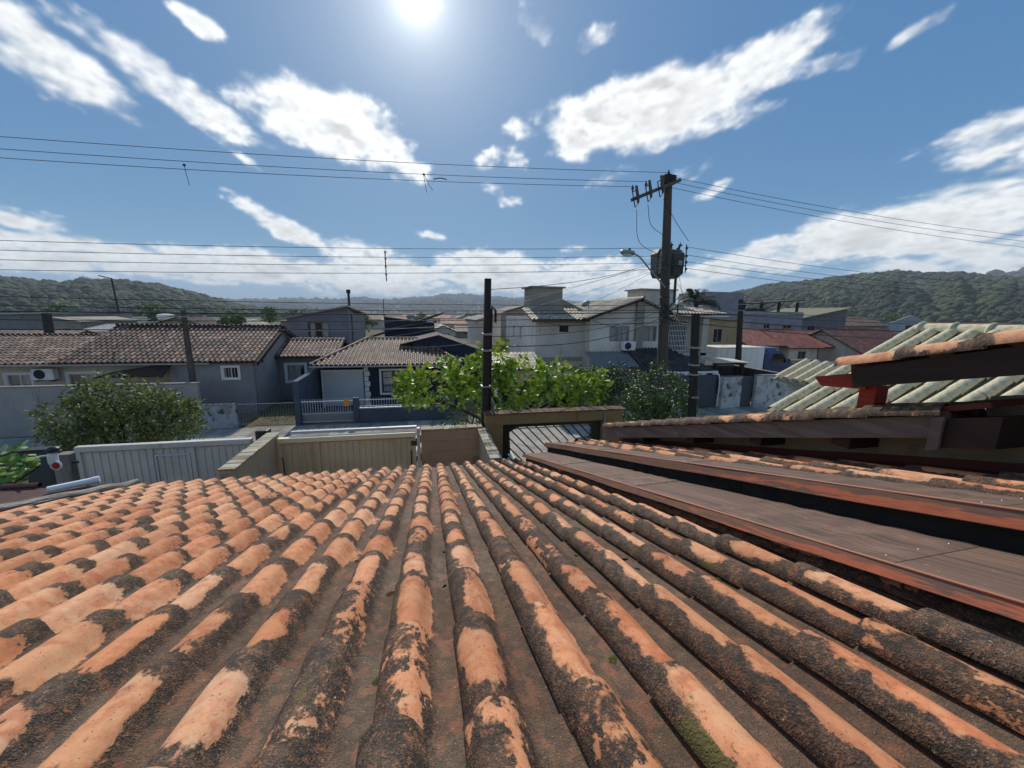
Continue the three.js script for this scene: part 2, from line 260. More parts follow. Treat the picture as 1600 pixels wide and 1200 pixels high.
hill({ label: 'tall wooded hill rising on the right', woods: 'dense green woodland on the right hill', color: 0x2f3826, R: 700, foot: .42, a0: 34, a1: 110, res: 2, seed: 57, lump: 7, trees: 44000, crown: 2.9,
  tab: [[34, .2], [36.6, 1.0], [40.2, 2.35], [42.3, 2.85], [44.9, 3.6], [48.6, 3.85], [52, 4.25], [53.5, 4.35], [56, 4.55], [57.9, 4.25], [60.4, 4.15], [62, 3.75], [64.2, 3.4], [68.9, 3.1], [85, 3.6], [110, 3]] });
hill({ label: 'farther blue crest beyond the right hill', woods: 'far woodland on the crest at the right edge', color: 0x2f3826, R: 1500, foot: .7, a0: 54, a1: 90, res: 2, seed: 91, lump: 9, trees: 1500, crown: 9,
  tab: [[54, 2], [58, 3.2], [61, 3.75], [63.5, 4.0], [66, 4.1], [72, 3.6], [90, 3]] });
// ---------------------------------------------------------------- clay roof tiles
// atlas of 8 x 4 weathered tiles: bare clay with an outline of dark lichen; left to right = lip, barrel, valley
const ATLAS = (() => {
  const S = 2048, CW = 256, CH = 512, col = new Uint8Array(S * S * 4), bmp = new Uint8Array(S * S * 4), r = rngFrom(99);
  const lin = (a, b, t) => [mix(a[0], b[0], t), mix(a[1], b[1], t), mix(a[2], b[2], t)];
  for (let cy = 0; cy < 4; cy++) for (let cx = 0; cx < 8; cx++) {
    const ox = r() * 200, oy = r() * 200, type = cy, warm = r(), shift = r(), ph = r() * 6.28;
    const clayA = lin([208, 143, 101], [212, 163, 126], warm), clayB = lin([176, 104, 68], [188, 126, 92], warm);
    const cA = .34 + (shift - .5) * .06, cB = .44 + (r() - .5) * .14, wA = [.40, .19, .27, .1][type] * (.85 + r() * .35), wB = [.33, .28, .42, .2][type] * (.8 + r() * .4), moss = r() < .16 ? 1 : 0, side = type === 2 ? 1 : 0;
    for (let j = 0; j < CH; j++) for (let i = 0; i < CW; i++) {
      const a = i / CW, b = j / CH, X = a * 3 + ox, Y = b * 4.2 + oy;
      const big = fbm(X * .9, Y * .8, 4), med = fbm(X * 4, Y * 3.6, 4, 256, .6), fin = fbm(X * 22, Y * 20, 3, 256, .7), edge = fbm(X * 11 + 5, Y * 9, 4, 256, .65), grit = vn(i * .61 + ox * 9, j * .55 + oy * 7);
      let u = (a - cA - side * .1) / wA, v = (b - cB) / wB;
      if (side) u = u < 0 ? u * 1.25 : u * .62; if (type === 0 && u > 0) u *= .82;
      let q = 1.0 - Math.pow(u * u * u * u + v * v * v * v, .5) + (big - .5) * 1.5 + (med - .5) * .9 + (edge - .5) * .55;
      const run = fbm(X * 5 + 13, Y * .9 + 2, 4, 256, .6); q += (run - .5) * .7; const soft = mix(.05, .5, ss(.45, .75, fbm(X * 1.3 + 21, Y * 1.2 + 44, 3)));
      if (type === 3) q = (big - .5) * 3.2 + (med - .5) * 2 - .42 + (edge - .5);
      if (type === 1) q += (big - .5) * .9 - .12;
      if (a > .62) q -= ss(.60, .70, a) * (type === 0 ? .7 : 1.0) ;
      const bare = ss(-.02 - soft * .3, .04 + soft, q + (fin - .5) * soft * 1.2), film = ss(.55, -.02, q) * ss(.35, .65, med * .6 + fin * .4);
      const wash = .5 + .5 * fbm(X * 2.2 + 50, Y * 5, 3);
      let c = lin(clayB, clayA, ss(.3, .7, big * .5 + med * .6) );
      c = c.map(k => k * (.9 + .14 * wash + .1 * (fin - .5)));
      c = lin(c, [128, 86, 62], film * .62); c = lin(c, [212, 184, 150], ss(.55, .75, fbm(X * 1.6 + 60, Y * 2.2 + 8, 4)) * .4); const spk = vn(X * 30, Y * 26); if (spk > .9) c = c.map(k => k * mix(1, .6, ss(.9, .96, spk)));
      const g0 = [92, 71, 54], g1 = [50, 40, 31], g2 = [118, 94, 70];
      let g = lin(g1, g0, ss(.3, .7, med)); g = lin(g, g2, ss(.56, .8, fin) * .7);
      const gr2 = vn(i * .34 + oy * 5, j * .3 + ox * 3), gr = grit * .6 + gr2 * .4; g = g.map(k => k * (.5 + .95 * gr)); if (gr > .74) g = lin(g, [176, 142, 108], ss(.74, .88, gr) * .6);
      const flake = ss(.66, .72, fbm(X * 9 + 80, Y * 8, 3, 256, .65)) * (type === 3 || type === 1 ? .8 : .45); g = lin(g, [164, 102, 68], flake * .75);
      if (a > .62) { const dust = [110, 90, 73]; g = lin(g, dust.map(k => k * (.72 + .3 * med + .22 * (grit - .5))), .72 * ss(.6, .7, a)); g = lin(g, [146, 96, 70], ss(.58, .7, fbm(X * 3 + 7, Y * 2.4 + 3, 4)) * .5); }
      const dot = vn(X * 26 + 200, Y * 24 + 90); if (dot > .945) g = lin(g, [206, 196, 176], .85 * ss(.945, .975, dot));
      if (moss && a < .3) g = lin(g, [88, 86, 40], ss(.5, .62, fbm(X * 2 + 33, Y * 2 + 71, 4)) * ss(.2, .1, Math.abs(b - .4)) * .9);
      const f = lin(g, c, bare), o = ((cy * CH + j) * S + cx * CW + i) * 4;
      col[o] = f[0]; col[o + 1] = f[1]; col[o + 2] = f[2]; col[o + 3] = 255;
      const hgt = bare > .5 ? 118 + 14 * (fin - .5) + 8 * (grit - .5) : 134 + 70 * (fin - .5) + 70 * (gr - .5) + 34 * (med - .5);
      bmp[o] = bmp[o + 1] = bmp[o + 2] = Math.max(0, Math.min(255, hgt)); bmp[o + 3] = 255;
    }
  }
  const mk = (d, srgb) => { const t = new THREE.DataTexture(d, S, S, THREE.RGBAFormat); t.magFilter = THREE.LinearFilter; t.minFilter = THREE.LinearMipmapLinearFilter; t.generateMipmaps = true; t.anisotropy = 8; if (srgb) t.colorSpace = THREE.SRGBColorSpace; t.needsUpdate = true; return t; };
  return { map: mk(col, true), bump: mk(bmp, false) };
})();
const clay = new THREE.MeshStandardMaterial({ map: ATLAS.map, bumpMap: ATLAS.bump, bumpScale: .008, roughness: .84 });
const clays = [0xffffff, 0xf6eadc, 0xeadccc, 0xfff4ea, 0xe6d2c2].map(c => { const m = clay.clone(); m.color.set(c); return m; });
const MOD = .214, TLEN = .455;
const PROFILE = (() => { const p = []; for (let k = 0; k <= 9; k++) { const t = Math.PI * (1 - k / 9 * .86); p.push([.064 * Math.cos(t), .006 + .06 * Math.sin(t) + (k < 2 ? .008 - k * .004 : 0)]); } p.push([.071, .013], [.08, .003], [.096, -.005], [.122, -.009], [.15, -.004], [.176, .006]); return p; })();
function tileGeo(cx, cy, seed) {
  const r = rngFrom(seed), n = PROFILE.length, nl = 3, th = .012, wob = [0, 1, 2, 3].map(() => (r() - .5) * .004), pos = [], uv = [], idx = [];
  const arc = [0]; for (let i = 1; i < n; i++) arc.push(arc[i - 1] + Math.hypot(PROFILE[i][0] - PROFILE[i - 1][0], PROFILE[i][1] - PROFILE[i - 1][1]));
  const nor = PROFILE.map((p, i) => { const a = PROFILE[Math.max(0, i - 1)], b = PROFILE[Math.min(n - 1, i + 1)]; const dx = b[0] - a[0], dy = b[1] - a[1], l = Math.hypot(dx, dy); return [-dy / l, dx / l]; });
  const at = (i, k, inner) => { const t = k / nl, tp = 1 - .13 * t; let [x, y] = PROFILE[i]; if (inner) { x -= nor[i][0] * th; y -= nor[i][1] * th; } return [x * (x < .07 ? tp : 1) + wob[k], y * (1 - .09 * t) + (1 - t) * .019, t * TLEN]; };
  const push = (p, a, b) => { pos.push(...p); uv.push((cx + .012 + a * .976) / 8, (cy + .008 + b * .984) / 4); return pos.length / 3 - 1; };
  const grid = (inner) => { const id = []; for (let k = 0; k <= nl; k++) { id.push([]); for (let i = 0; i < n; i++) id[k].push(push(at(i, k, inner), arc[i] / arc[n - 1], k / nl)); } for (let k = 0; k < nl; k++) for (let i = 0; i < n - 1; i++) { const a = id[k][i], b = id[k][i + 1], c = id[k + 1][i + 1], d = id[k + 1][i]; if (inner) idx.push(a, b, c, a, c, d); else idx.push(a, c, b, a, d, c); } };
  grid(false); grid(true);
  for (let i = 0; i < n - 1; i++) for (const k of [0, nl]) { const t = [at(i, k), at(i + 1, k), at(i + 1, k, true), at(i, k, true)].map((p, m) => push(p, .33 + .02 * m, .45)); idx.push(t[0], t[1], t[2], t[0], t[2], t[3]); }
  for (let k = 0; k < nl; k++) for (const i of [0, n - 1]) { const t = [at(i, k), at(i, k + 1), at(i, k + 1, true), at(i, k, true)].map((p, m) => push(p, i ? .98 : .02, (k + (m === 1 || m === 2)) / nl)); idx.push(t[0], t[1], t[2], t[0], t[2], t[3]); }
  const g = new THREE.BufferGeometry(); g.setAttribute('position', new THREE.Float32BufferAttribute(pos, 3)); g.setAttribute('uv', new THREE.Float32BufferAttribute(uv, 2)); g.setIndex(idx); g.computeVertexNormals(); return g;
}
const TILES = []; for (let cy = 0; cy < 4; cy++) { TILES.push([]); for (let cx = 0; cx < 8; cx++) TILES[cy].push(tileGeo(cx, cy, 300 + cy * 8 + cx)); }

// the roof we look down: falls towards the street
const SL = .296, CA = 1 / Math.hypot(1, SL), SA = SL * CA;
function roofPoint(x, h, z) { return [x, EYE + h + SL * z, z]; }      // h: height over the sloping plane through the lens
const TILT = Math.asin(SA);
function layTiles(parent, rows, zLow, zHigh, panH, choose, keep) {
  const all = [], step = .396;
  for (const x of rows) { const jx = rr(-.003, .003), jz = rr(-.02, .02);
    for (let k = 0; ; k++) { const z = zLow + jz * (k ? 1 : .3) + k * step * CA * 1.0; if (z > zHigh) break; const lev = choose(x, z);
      const p = roofPoint(x + jx + rr(-.0035, .0035), panH + rr(0, .004), z); all.push({ g: TILES[lev][Math.floor(rnd() * 8)], p, r: [-TILT + rr(-.006, .006), rr(-.014, .014), rr(-.016, .016)], d: Math.hypot(p[0], p[1] - EYE, p[2]) + (p[2] > -.35 ? 50 : 0) }); } }
  all.sort((a, b) => a.d - b.d);
  const rest = [];
  all.forEach((t, i) => {
    if (i < keep) { const m = piece(parent, 'roof_tile', t.g, pick(clays), ...t.p, ...t.r); }
    else { const g = t.g.clone(); g.applyMatrix4(new THREE.Matrix4().compose(V3(...t.p), new THREE.Quaternion().setFromEuler(new THREE.Euler(...t.r)), V3(1, 1, 1))); rest.push(g); }
  });
  if (rest.length) part(parent, 'far_roof_tiles', mergeGeometries(rest), clay, { kind: 'stuff' });
}
const ownRoof = thing('tiled_house_roof', 'weathered orange clay tile roof filling the foreground, dark with lichen', 'roof', [-1, 0, -2]);
{
  const rows = []; for (let k = -18; k <= 8; k++) rows.push(-.095 + k * MOD);
  layTiles(ownRoof, rows, -6.0, .9, -.712, (x, z) => { const n = rnd(), near = z > -1.9; if (x < -1.05) return n < .9 ? 0 : n < .95 ? 1 : 2; if (x < -.4) return near ? (n < .3 ? 0 : n < .72 ? 1 : 3) : (n < .7 ? 0 : 1); if (x < .25) return near ? (n < .48 ? 1 : n < .64 ? 2 : 3) : (n < .45 ? 0 : 1); if (z > -.75) return n < .6 ? 3 : 2; return n < .62 ? 2 : n < .8 ? 1 : near ? 3 : 1; }, 300);
  part(ownRoof, 'roof_deck', slab(roofPoint(-4.08, -.752, .95), roofPoint(1.7, -.752, .95), roofPoint(1.7, -.752, -5.93), roofPoint(-4.08, -.752, -5.93), .05), mat.woodDark);
  part(ownRoof, 'eave_board', Bx(-4.06, 1.62, 2.12, 2.24, -5.94, -5.9), mat.woodDark);
  part(ownRoof, 'gutter', Bx(-4.1, 1.62, 2.16, 2.285, -6.13, -6.0), M(0x2a2422, .7));
  // sealed edge along the left side: a rolled dark membrane
  const pts = []; for (let i = 0; i <= 26; i++) { const z = mix(.9, -6.08, i / 26); const p = roofPoint(-4.1 + .012 * Math.sin(i * 1.9), -.64 + .012 * Math.sin(i * 2.7), z); pts.push(p); }
  part(ownRoof, 'edge_roll', tube(pts, .062, 80, 9), M(0x6e6d6b, .55, { map: tConcrete, bumpMap: bFine, bumpScale: .012 }));
}
// walls under it
const ownHouse = thing('house_wall', 'rendered front wall of the house under the foreground roof', 'wall', [-1, 0, -5.4]);
part(ownHouse, 'wall', Bx(-3.9, 1.5, -.1, 2.2, -5.5, -5.3), mat.tan);
part(ownHouse, 'wall', Bx(-3.9, -3.7, -.1, 2.2, -5.3, 1.5), mat.tan);
part(ownHouse, 'wall', Bx(1.3, 1.5, -.1, 2.2, -5.3, 1.5), mat.tan);

// ---------------------------------------------------------------- right edge: flashings, second roof, neighbour's wall and eaves
// orange paint scorched brown along the top and the far end, repeat once over the length
function flashTex(seed, start) { return tex(1024, (u, v) => { const e = fbm(u * 60 + seed, v * 5, 5, 256, .62), big = fbm(u * 8 + seed, v * 2, 3); const k = (u - start) * 2.6 + (v - .55) * -.9 + (e - .5) * 1.5 + (big - .5) * .9; const m = ss(-.04, .05, k); const g = fbm(u * 200, v * 20, 2); const o = [.70, .37, .23], br = [.46 + .16 * (e - .5), .33 + .1 * (e - .5), .26]; return [0, 1, 2].map(i => mix(br[i], o[i], m) * (.86 + .25 * g)); }, true, 128); }
const boardTex = tex(1024, (u, v) => { const g = fbm(u * 6, v * 40 + 3 * fbm(u * 5, v * 3, 2), 4, 256, .6), p = fbm(u * 9, v * 4, 4); const w = vn(u * 150, v * 40) > .965 ? .25 : 0; const k = .62 + .5 * (g - .5) + .32 * (p - .5); return [k * .62 + w, k * .48 + w, k * .40 + w]; }, true, 256);
function strip(x0, h0, x1, h1, zA, zB, n = 1) {            // ribbon parallel to the slope, from (x0,h0) to (x1,h1) across, zA (near) to zB (far); uv once over it
  const pos = [], uv = [], idx = [], N = 24;
  for (let i = 0; i <= N; i++) { const z = mix(zA, zB, i / N), w = .004 * Math.sin(i * 1.3); pos.push(...roofPoint(x0 + w, h0 + w * .6, z), ...roofPoint(x1 + w, h1 + w * .6, z)); uv.push(1 - i / N, 0, 1 - i / N, 1); }
  for (let i = 0; i < N; i++) { const a = i * 2; idx.push(a, a + 1, a + 2, a + 1, a + 3, a + 2); }
  const g = new THREE.BufferGeometry(); g.setAttribute('position', new THREE.Float32BufferAttribute(pos, 3)); g.setAttribute('uv', new THREE.Float32BufferAttribute(uv, 2)); g.setIndex(idx); g.computeVertexNormals(); return g;
}
function flashing(name, label, x0, h0, hTop, x1, h1, zFar, seed, start) {
  const o = thing(name, label, 'flashing', roofPoint(x0, h0, -2.5)), f = M(0xffffff, .55, { map: flashTex(seed, start) }), b = M(0xffffff, .8, { map: boardTex, bumpMap: boardTex, bumpScale: .004 });
  part(o, 'painted_lip', merge([strip(x0 - .022, h0, x0, hTop, 1.2, zFar), strip(x0 + .004, hTop - .004, x0 - .018, h0 - .004, 1.2, zFar)]), f);
  part(o, 'lip_edge', tube([0, .25, .5, .75, 1].map(t => roofPoint(x0 + .003, hTop + .002, mix(1.2, zFar, t))), .006, 30, 5), M(0x9c6248, .6));
  part(o, 'top_sheet', merge([strip(x0 + .004, hTop, x1, h1, 1.2, zFar), strip(x1, h1 - .012, x0 + .004, hTop - .012, 1.2, zFar), strip(x1, h1, x1, h1 - .012, 1.2, zFar)]), b);
  for (const z of [-.9, -2.6, -4.3]) { part(o, 'lap_joint', merge([strip(x0 + .004, hTop + .0025, x1, h1 + .0025, z, z - .9), strip(x1, h1 + .0005, x0 + .004, hTop + .0005, z, z - .9)]), b); for (let k = 0; k < 3; k++) { const t = .15 + .35 * k, p = roofPoint(mix(x0, x1, t), mix(hTop, h1, t) + .004, z - .05); part(o, 'nail_head', new THREE.SphereGeometry(.006, 8, 5).scale(1, .5, 1).translate(...p), mat.galv); } }
  return o;
}
flashing('roof_flashing', 'lower painted metal flashing beside the foreground tiles, orange lip and brown top', 1.55, -.62, -.575, 1.99, -.563, -6.15, 11, .76);
flashing('roof_flashing', 'upper painted metal flashing under the second tile roof, orange lip above black wall', 2.0, -.470, -.405, 2.31, -.412, -6.35, 47, .72);
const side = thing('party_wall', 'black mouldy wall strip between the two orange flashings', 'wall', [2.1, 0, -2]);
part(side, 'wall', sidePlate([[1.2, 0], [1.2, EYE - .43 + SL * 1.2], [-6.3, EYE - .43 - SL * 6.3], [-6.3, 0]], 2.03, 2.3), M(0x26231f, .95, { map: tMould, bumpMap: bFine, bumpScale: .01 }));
const roof2 = thing('tiled_lean_to_roof', 'narrow clay tile roof between the upper flashing and the neighbour wall', 'roof', [2.7, 0, -2.5]);
layTiles(roof2, [2.39, 2.39 + MOD, 2.39 + 2 * MOD].map(x => x), -6.2, .9, -.468, () => pick([0, 0, 2, 2, 1]), 300);
part(roof2, 'roof_deck', slab(roofPoint(2.31, -.51, 1), roofPoint(3.07, -.51, 1), roofPoint(3.07, -.51, -6.2), roofPoint(2.31, -.51, -6.2), .05), mat.woodDark);
part(roof2, 'wall_flashing', merge([strip(3.0, -.44, 3.06, -.41, 1.2, -5.6), strip(3.06, -.41, 3.06, -.355, 1.2, -5.6), strip(3.075, -.355, 3.075, -.44, 1.2, -5.6)]), mat.redPaintDark);

// neighbour's house: side wall, lower and upper eave with dark boards
const nb = thing('neighbour_house', 'neighbouring house with olive side wall and dark timber eaves on the right', 'house', [4.5, 0, -2.5]);
part(nb, 'side_wall', sidePlate([[1.6, -.1], [1.6, 5.1], [-1.5, 4.38], [-1.52, 4.2], [-5.6, 2.95], [-5.6, -.1]], 3.08, 3.28), mat.olive);
part(nb, 'front_wall', Bx(3.28, 6.4, -.1, 2.7, -5.6, -5.4), mat.olive);
part(nb, 'rear_wall', Bx(3.28, 6.4, -.1, 4.4, 1.4, 1.6), mat.olive);
const NS = .318;                                            // its slope
const lo = (z, dy = 0) => 4.27 + NS * (z + 1.54) + dy;      // top of the lower barge board
const up = (z, dy = 0) => 4.47 + .29 * (z + 2.02) + dy;
part(nb, 'lower_barge_board', sidePlate([[-1.52, lo(-1.52)], [-5.68, lo(-5.68)], [-5.66, lo(-5.66) - .165], [-1.52, lo(-1.52) - .13]], 2.775, 2.815), mat.woodGrey);
part(nb, 'lower_soffit', slab([2.82, lo(-1.36) - .03, -1.36], [6.0, lo(-1.36) - .03, -1.36], [6.0, lo(-5.68) - .03, -5.68], [2.82, lo(-5.68) - .03, -5.68], .03), mat.woodDark);
part(nb, 'end_block', sidePlate([[-1.3, lo(-1.3) - .02], [-1.515, lo(-1.515) - .02], [-1.515, lo(-1.515) - .19], [-1.3, lo(-1.3) - .19]], 2.79, 3.08), mat.woodDark);
part(nb, 'end_cap', sidePlate([[-1.5, lo(-1.5) - .01], [-1.55, lo(-1.55) - .01], [-1.55, lo(-1.55) - .2], [-1.5, lo(-1.5) - .2]], 2.755, 2.774), mat.woodGrey);
for (const z of [-2.05, -2.75, -3.6, -4.6]) part(nb, 'purlin_end', Bx(2.82, 3.08, lo(z) - .20, lo(z) - .06, z - .06, z + .06), mat.woodDark);
part(nb, 'upper_barge_board', sidePlate([[1.5, up(1.5)], [-2.03, up(-2.03)], [-2.0, up(-2.03) - .125], [-1.45, up(-1.45) - .14], [1.5, up(1.5) - .2]], 2.775, 2.825), mat.woodDark);
part(nb, 'upper_soffit', slab([2.83, up(1.5) - .03, 1.5], [6.2, up(1.5) - .03, 1.5], [6.2, up(-2.0) - .03, -2.0], [2.83, up(-2.0) - .03, -2.0], .03), mat.woodDark);
part(nb, 'red_beam', sidePlate([[-1.98, 4.45], [-2.34, 4.36], [-2.28, 4.30], [-1.98, 4.33]], 2.86, 3.0), mat.redPaint);
part(nb, 'red_post', Bx(2.88, 2.985, 4.06, 4.36, -2.03, -1.93), mat.redPaint);
part(nb, 'red_rail', sidePlate([[-1.5, 4.25], [-2.45, 4.02], [-2.45, 3.95], [-1.5, 4.16]], 2.9, 2.95), mat.redPaint);
part(nb, 'membrane_patch', slab([2.80, lo(-1.36) + .06, -1.36], [3.2, lo(-1.36) + .08, -1.36], [3.2, lo(-1.62) + .08, -1.62], [2.80, lo(-1.62) + .05, -1.62], .03), mat.redPaintDark);
// edge tiles along both boards
const edgeTile = (L) => { const g = new THREE.CylinderGeometry(.07, .078, L, 12, 3, true, -Math.PI * .08, Math.PI * 1.1); g.rotateX(Math.PI / 2); g.rotateZ(Math.PI * .5 - Math.PI * .06); return g; };
const [eTile, eTileLight] = [0, 1].map(light => [0, 1, 2, 3].map(k => { const g = edgeTile(.40); const uv = g.attributes.uv; for (let i = 0; i < uv.count; i++) uv.setXY(i, (k * 2 + .03 + uv.getX(i) * .55) / 8, ([1, 3, 1, 3, 0, 2, 0, 1][k + 4 * light] + .04 + uv.getY(i) * .9) / 4); return g; }));
const clayTwo = clay.clone(); clayTwo.side = THREE.DoubleSide;
for (let z = -5.62; z < -1.7; z += .34) { piece(nb, 'edge_tile', pick(eTile), clayTwo, 2.82, lo(z + .17) + .0, z + .17, -Math.atan(NS) + .035, rr(-.02, .02), rr(-.05, .05)); piece(nb, 'edge_tile', pick(eTile), clayTwo, 3.0, lo(z + .17) + .012, z + .19, -Math.atan(NS) + .035, rr(-.02, .02), rr(-.05, .05)); }
for (let z = -2.1; z < 1.3; z += .34) { piece(nb, 'edge_tile', pick(eTileLight), clayTwo, 2.83, up(z + .17) + .01, z + .17, -Math.atan(.29) + .035, rr(-.02, .02), rr(-.05, .05)); piece(nb, 'edge_tile', pick(eTileLight), clayTwo, 3.01, up(z + .17) + .02, z + .19, -Math.atan(.29) + .035, rr(-.02, .02), rr(-.05, .05)); }
part(nb, 'dark_fascia', sidePlate([[-1.3, 4.335], [-5.4, 3.05], [-5.4, 2.93], [-1.3, 4.21]], 3.3, 3.34), mat.woodDark);

// pale green-white tile roof behind it, falling to the left
const pale = thing('pale_tile_roof', 'pale greenish white barrel tile roof behind the timber eaves', 'roof', [6, 0, -4]);
{
  const lich = M(0xffffff, .95, { map: tex(512, (u, v) => { const p = fbm(u * 10, v * 10, 5, 10), f = fbm(u * 60, v * 60, 2, 60); const m = ss(.5, .75, p * .8 + f * .25) * .6; return [mix(.90, .70, m), mix(.86, .66, m), mix(.72, .52, m)].map(k => k * (.9 + .2 * (f - .5))); }) });
  const s = .48, RX = 7.0, RY = 4.64, A = Math.atan(s), L = 2.6, mod = .21;
  const half = (r0, r1, len) => { const g = new THREE.CylinderGeometry(r1, r0, len, 12, 1, true, -Math.PI / 2, Math.PI); g.rotateX(-Math.PI / 2); g.rotateZ(0); return g; };
  const cover = new THREE.CylinderGeometry(.064, .077, .42, 12, 1, true, Math.PI / 2, Math.PI); cover.rotateZ(-Math.PI / 2); // axis along x, open below
  cover.rotateX(Math.PI / 2);
  lich.side = THREE.DoubleSide;
  for (let z = -4.3; z < -.6; z += mod) for (let k = 0; k < 7; k++) { const d = .2 + k * .37; piece(pale, 'roof_tile', cover, lich, RX - d * Math.cos(A), RY - d * Math.sin(A) + .02, z + rr(-.004, .004), rr(-.02, .02), 0, A + .03); }
  part(pale, 'roof_deck', slab([RX, RY - .02, -.4], [RX, RY - .02, -4.42], [RX - L * Math.cos(A), RY - L * Math.sin(A) - .02, -4.42], [RX - L * Math.cos(A), RY - L * Math.sin(A) - .02, -.4], .06), M(0xa3a698, .85, { map: tConcrete }));
  const cap = new THREE.CylinderGeometry(.1, .115, .42, 14, 1, true, -Math.PI / 2, Math.PI); cap.rotateX(-Math.PI / 2); const capEnd = new THREE.TorusGeometry(.112, .022, 6, 14, Math.PI);
  for (let z = -4.25; z < -.6; z += .36) { const c = piece(pale, 'ridge_tile', cap, lich, RX, RY + .0, z + .18); piece(c, 'collar', capEnd, lich, RX, RY + .0, z + .0); }
  for (let z = -6.5; z < -5.5; z += mod) for (let k = 0; k < 2; k++) { const d = .2 + k * .37; piece(pale, 'porch_tile', cover, lich, 7.7 - d * Math.cos(A), 3.9 - d * Math.sin(A), z, 0, 0, A + .03); }
  part(pale, 'porch_deck', slab([7.7, 3.88, -5.3], [7.7, 3.88, -6.6], [7.0, 3.88 - .7 * s, -6.6], [7.0, 3.88 - .7 * s, -5.3], .05), M(0xa3a698, .85));
  part(pale, 'wall', Bx(4.9, 6.9, -.1, 3.3, -4.3, -4.1), mat.offWhite); part(pale, 'porch_wall', Bx(7.2, 7.6, -.1, 3.6, -6.4, -4.3), mat.offWhite);
}

// moss tufts in the joints and dry leaf litter in the valleys
{
  const mossM = M(0x5c6424, 1, { bumpMap: bFine, bumpScale: .01 }), mossG = new THREE.IcosahedronGeometry(.014, 2); { const p = mossG.attributes.position; for (let i = 0; i < p.count; i++) { const k = .75 + .5 * vn(p.getX(i) * 260 + 9, p.getY(i) * 260 + p.getZ(i) * 200 + 3); p.setXYZ(i, p.getX(i) * k * 1.5, p.getY(i) * k * .8, p.getZ(i) * k * 1.3); } mossG.computeVertexNormals(); }
  for (const [x, z] of [[.475, -.83], [.262, -1.3], [.69, -1.62], [-.165, -.92], [1.12, -1.18], [.05, -1.9], [-.6, -1.15]]) { const p = roofPoint(x + .01, -.71, z); piece(ownRoof, 'moss_tuft', mossG, mossM, ...p, 0, rr(0, 6)); }
  const lg = new THREE.CircleGeometry(.016, 7); lg.scale(.5, 1.2, 1); { const p = lg.attributes.position; for (let i = 0; i < p.count; i++) p.setZ(i, .006 * Math.sin(p.getX(i) * 200) + 4 * p.getY(i) * p.getY(i) * .9); lg.computeVertexNormals(); } const lms = [M(0x6b4a2a, .9, { side: THREE.DoubleSide }), M(0x8a6a3c, .9, { side: THREE.DoubleSide }), M(0x4f3a26, .9, { side: THREE.DoubleSide })];
  for (let i = 0; i < 26; i++) { const k = Math.floor(rr(-9, 7)), p = roofPoint(-.095 + k * MOD + .125 + rr(-.015, .02), -.706, rr(-3.4, -.5)); const m = piece(ownRoof, 'dry_leaf', lg, pick(lms), ...p); m.rotation.set(-Math.PI / 2 - TILT + rr(-.3, .3), rr(-.3, .3), rr(0, 6)); }
}
// ---------------------------------------------------------------- gates and walls at the near side of the street
function ribbedGate(name, label, x0, x1, y0, y1, z, m, doors, topM) {
  const o = thing(name, label, 'gate', [(x0 + x1) / 2, 0, z]);
  part(o, 'top_rail', Rb(x0 - .04, x1 + .04, y1 - .05, y1 + .05, z - .06, z + .06, .015), topM || m);
  part(o, 'bottom_rail', Rb(x0, x1, y0, y0 + .1, z - .04, z + .04, .01), m);
  const edges = [x0, ...doors, x1];
  for (const x of edges) part(o, 'stile', Rb(x - .035, x + .035, y0, y1 - .05, z - .045, z + .045, .008), m);
  for (let i = 0; i < edges.length - 1; i++) {
    part(o, 'panel', Bx(edges[i] + .035, edges[i + 1] - .035, y0 + .1, y1 - .05, z - .012, z + .004), m);
    for (let x = edges[i] + .085; x < edges[i + 1] - .09; x += .115) part(o, 'rib', Rb(x, x + .095, y0 + .12, y1 - .07, z + .004, z + .016, .005), m);
  }
  for (const hy of [.5, 1.3, 2.1]) part(o, 'hinge', Rb(x1 - .06, x1 + .05, hy, hy + .1, z + .046, z + .06, .006), mat.darkMetal);
  return o;
}
{ const g = ribbedGate('white_metal_gate', 'wide white ribbed metal gate behind the left end of the tiles', -6.05, -3.38, .05, 2.36, -7.85, M(0xdedad0, .55, { map: tPlaster }), [-4.98, -4.32]);
  part(g, 'door_frame', merge([Bx(-4.93, -4.37, 2.16, 2.19, -7.83, -7.81), Bx(-4.93, -4.9, .2, 2.16, -7.83, -7.81), Bx(-4.4, -4.37, .2, 2.16, -7.83, -7.81)]), M(0xc4c8c8, .5));
  part(g, 'latch', Rb(-6.24, -6.05, 2.12, 2.16, -7.83, -7.79, .01), mat.darkMetal); 
  part(g, 'gate_post', Rb(-6.36, -6.14, 0, 2.3, -7.95, -7.75, .01), mat.concrete); part(g, 'motor_housing', Rb(-3.34, -3.12, 2.22, 2.5, -8.2, -7.98, .03), mat.blackMetal); }
{ const g = ribbedGate('cream_metal_gate', 'cream ribbed metal gate in the middle behind the tile edge', -2.86, -.36, .05, 2.33, -7.85, M(0xdcc9a2, .55, { map: tPlaster }), [-2.19], M(0xe6d5ae, .5));
  part(g, 'pull_handle', tube([[-2.83, 2.0, -7.79], [-2.8, 1.95, -7.74], [-2.8, 1.5, -7.74], [-2.83, 1.45, -7.79]], .012, 16, 6), mat.darkMetal);
  part(g, 'drop_bolt', rod([-.42, 2.0, -7.78], [-.42, 1.5, -7.78], .012), mat.darkMetal);
  part(g, 'track_cover', Rb(-2.7, -.3, 2.42, 2.47, -8.02, -7.93, .01), M(0xa9adae, .4));
  part(g, 'side_post', Rb(-.3, -.235, 0, 2.46, -7.9, -7.8, .01), M(0xc3b89e, .5)); }
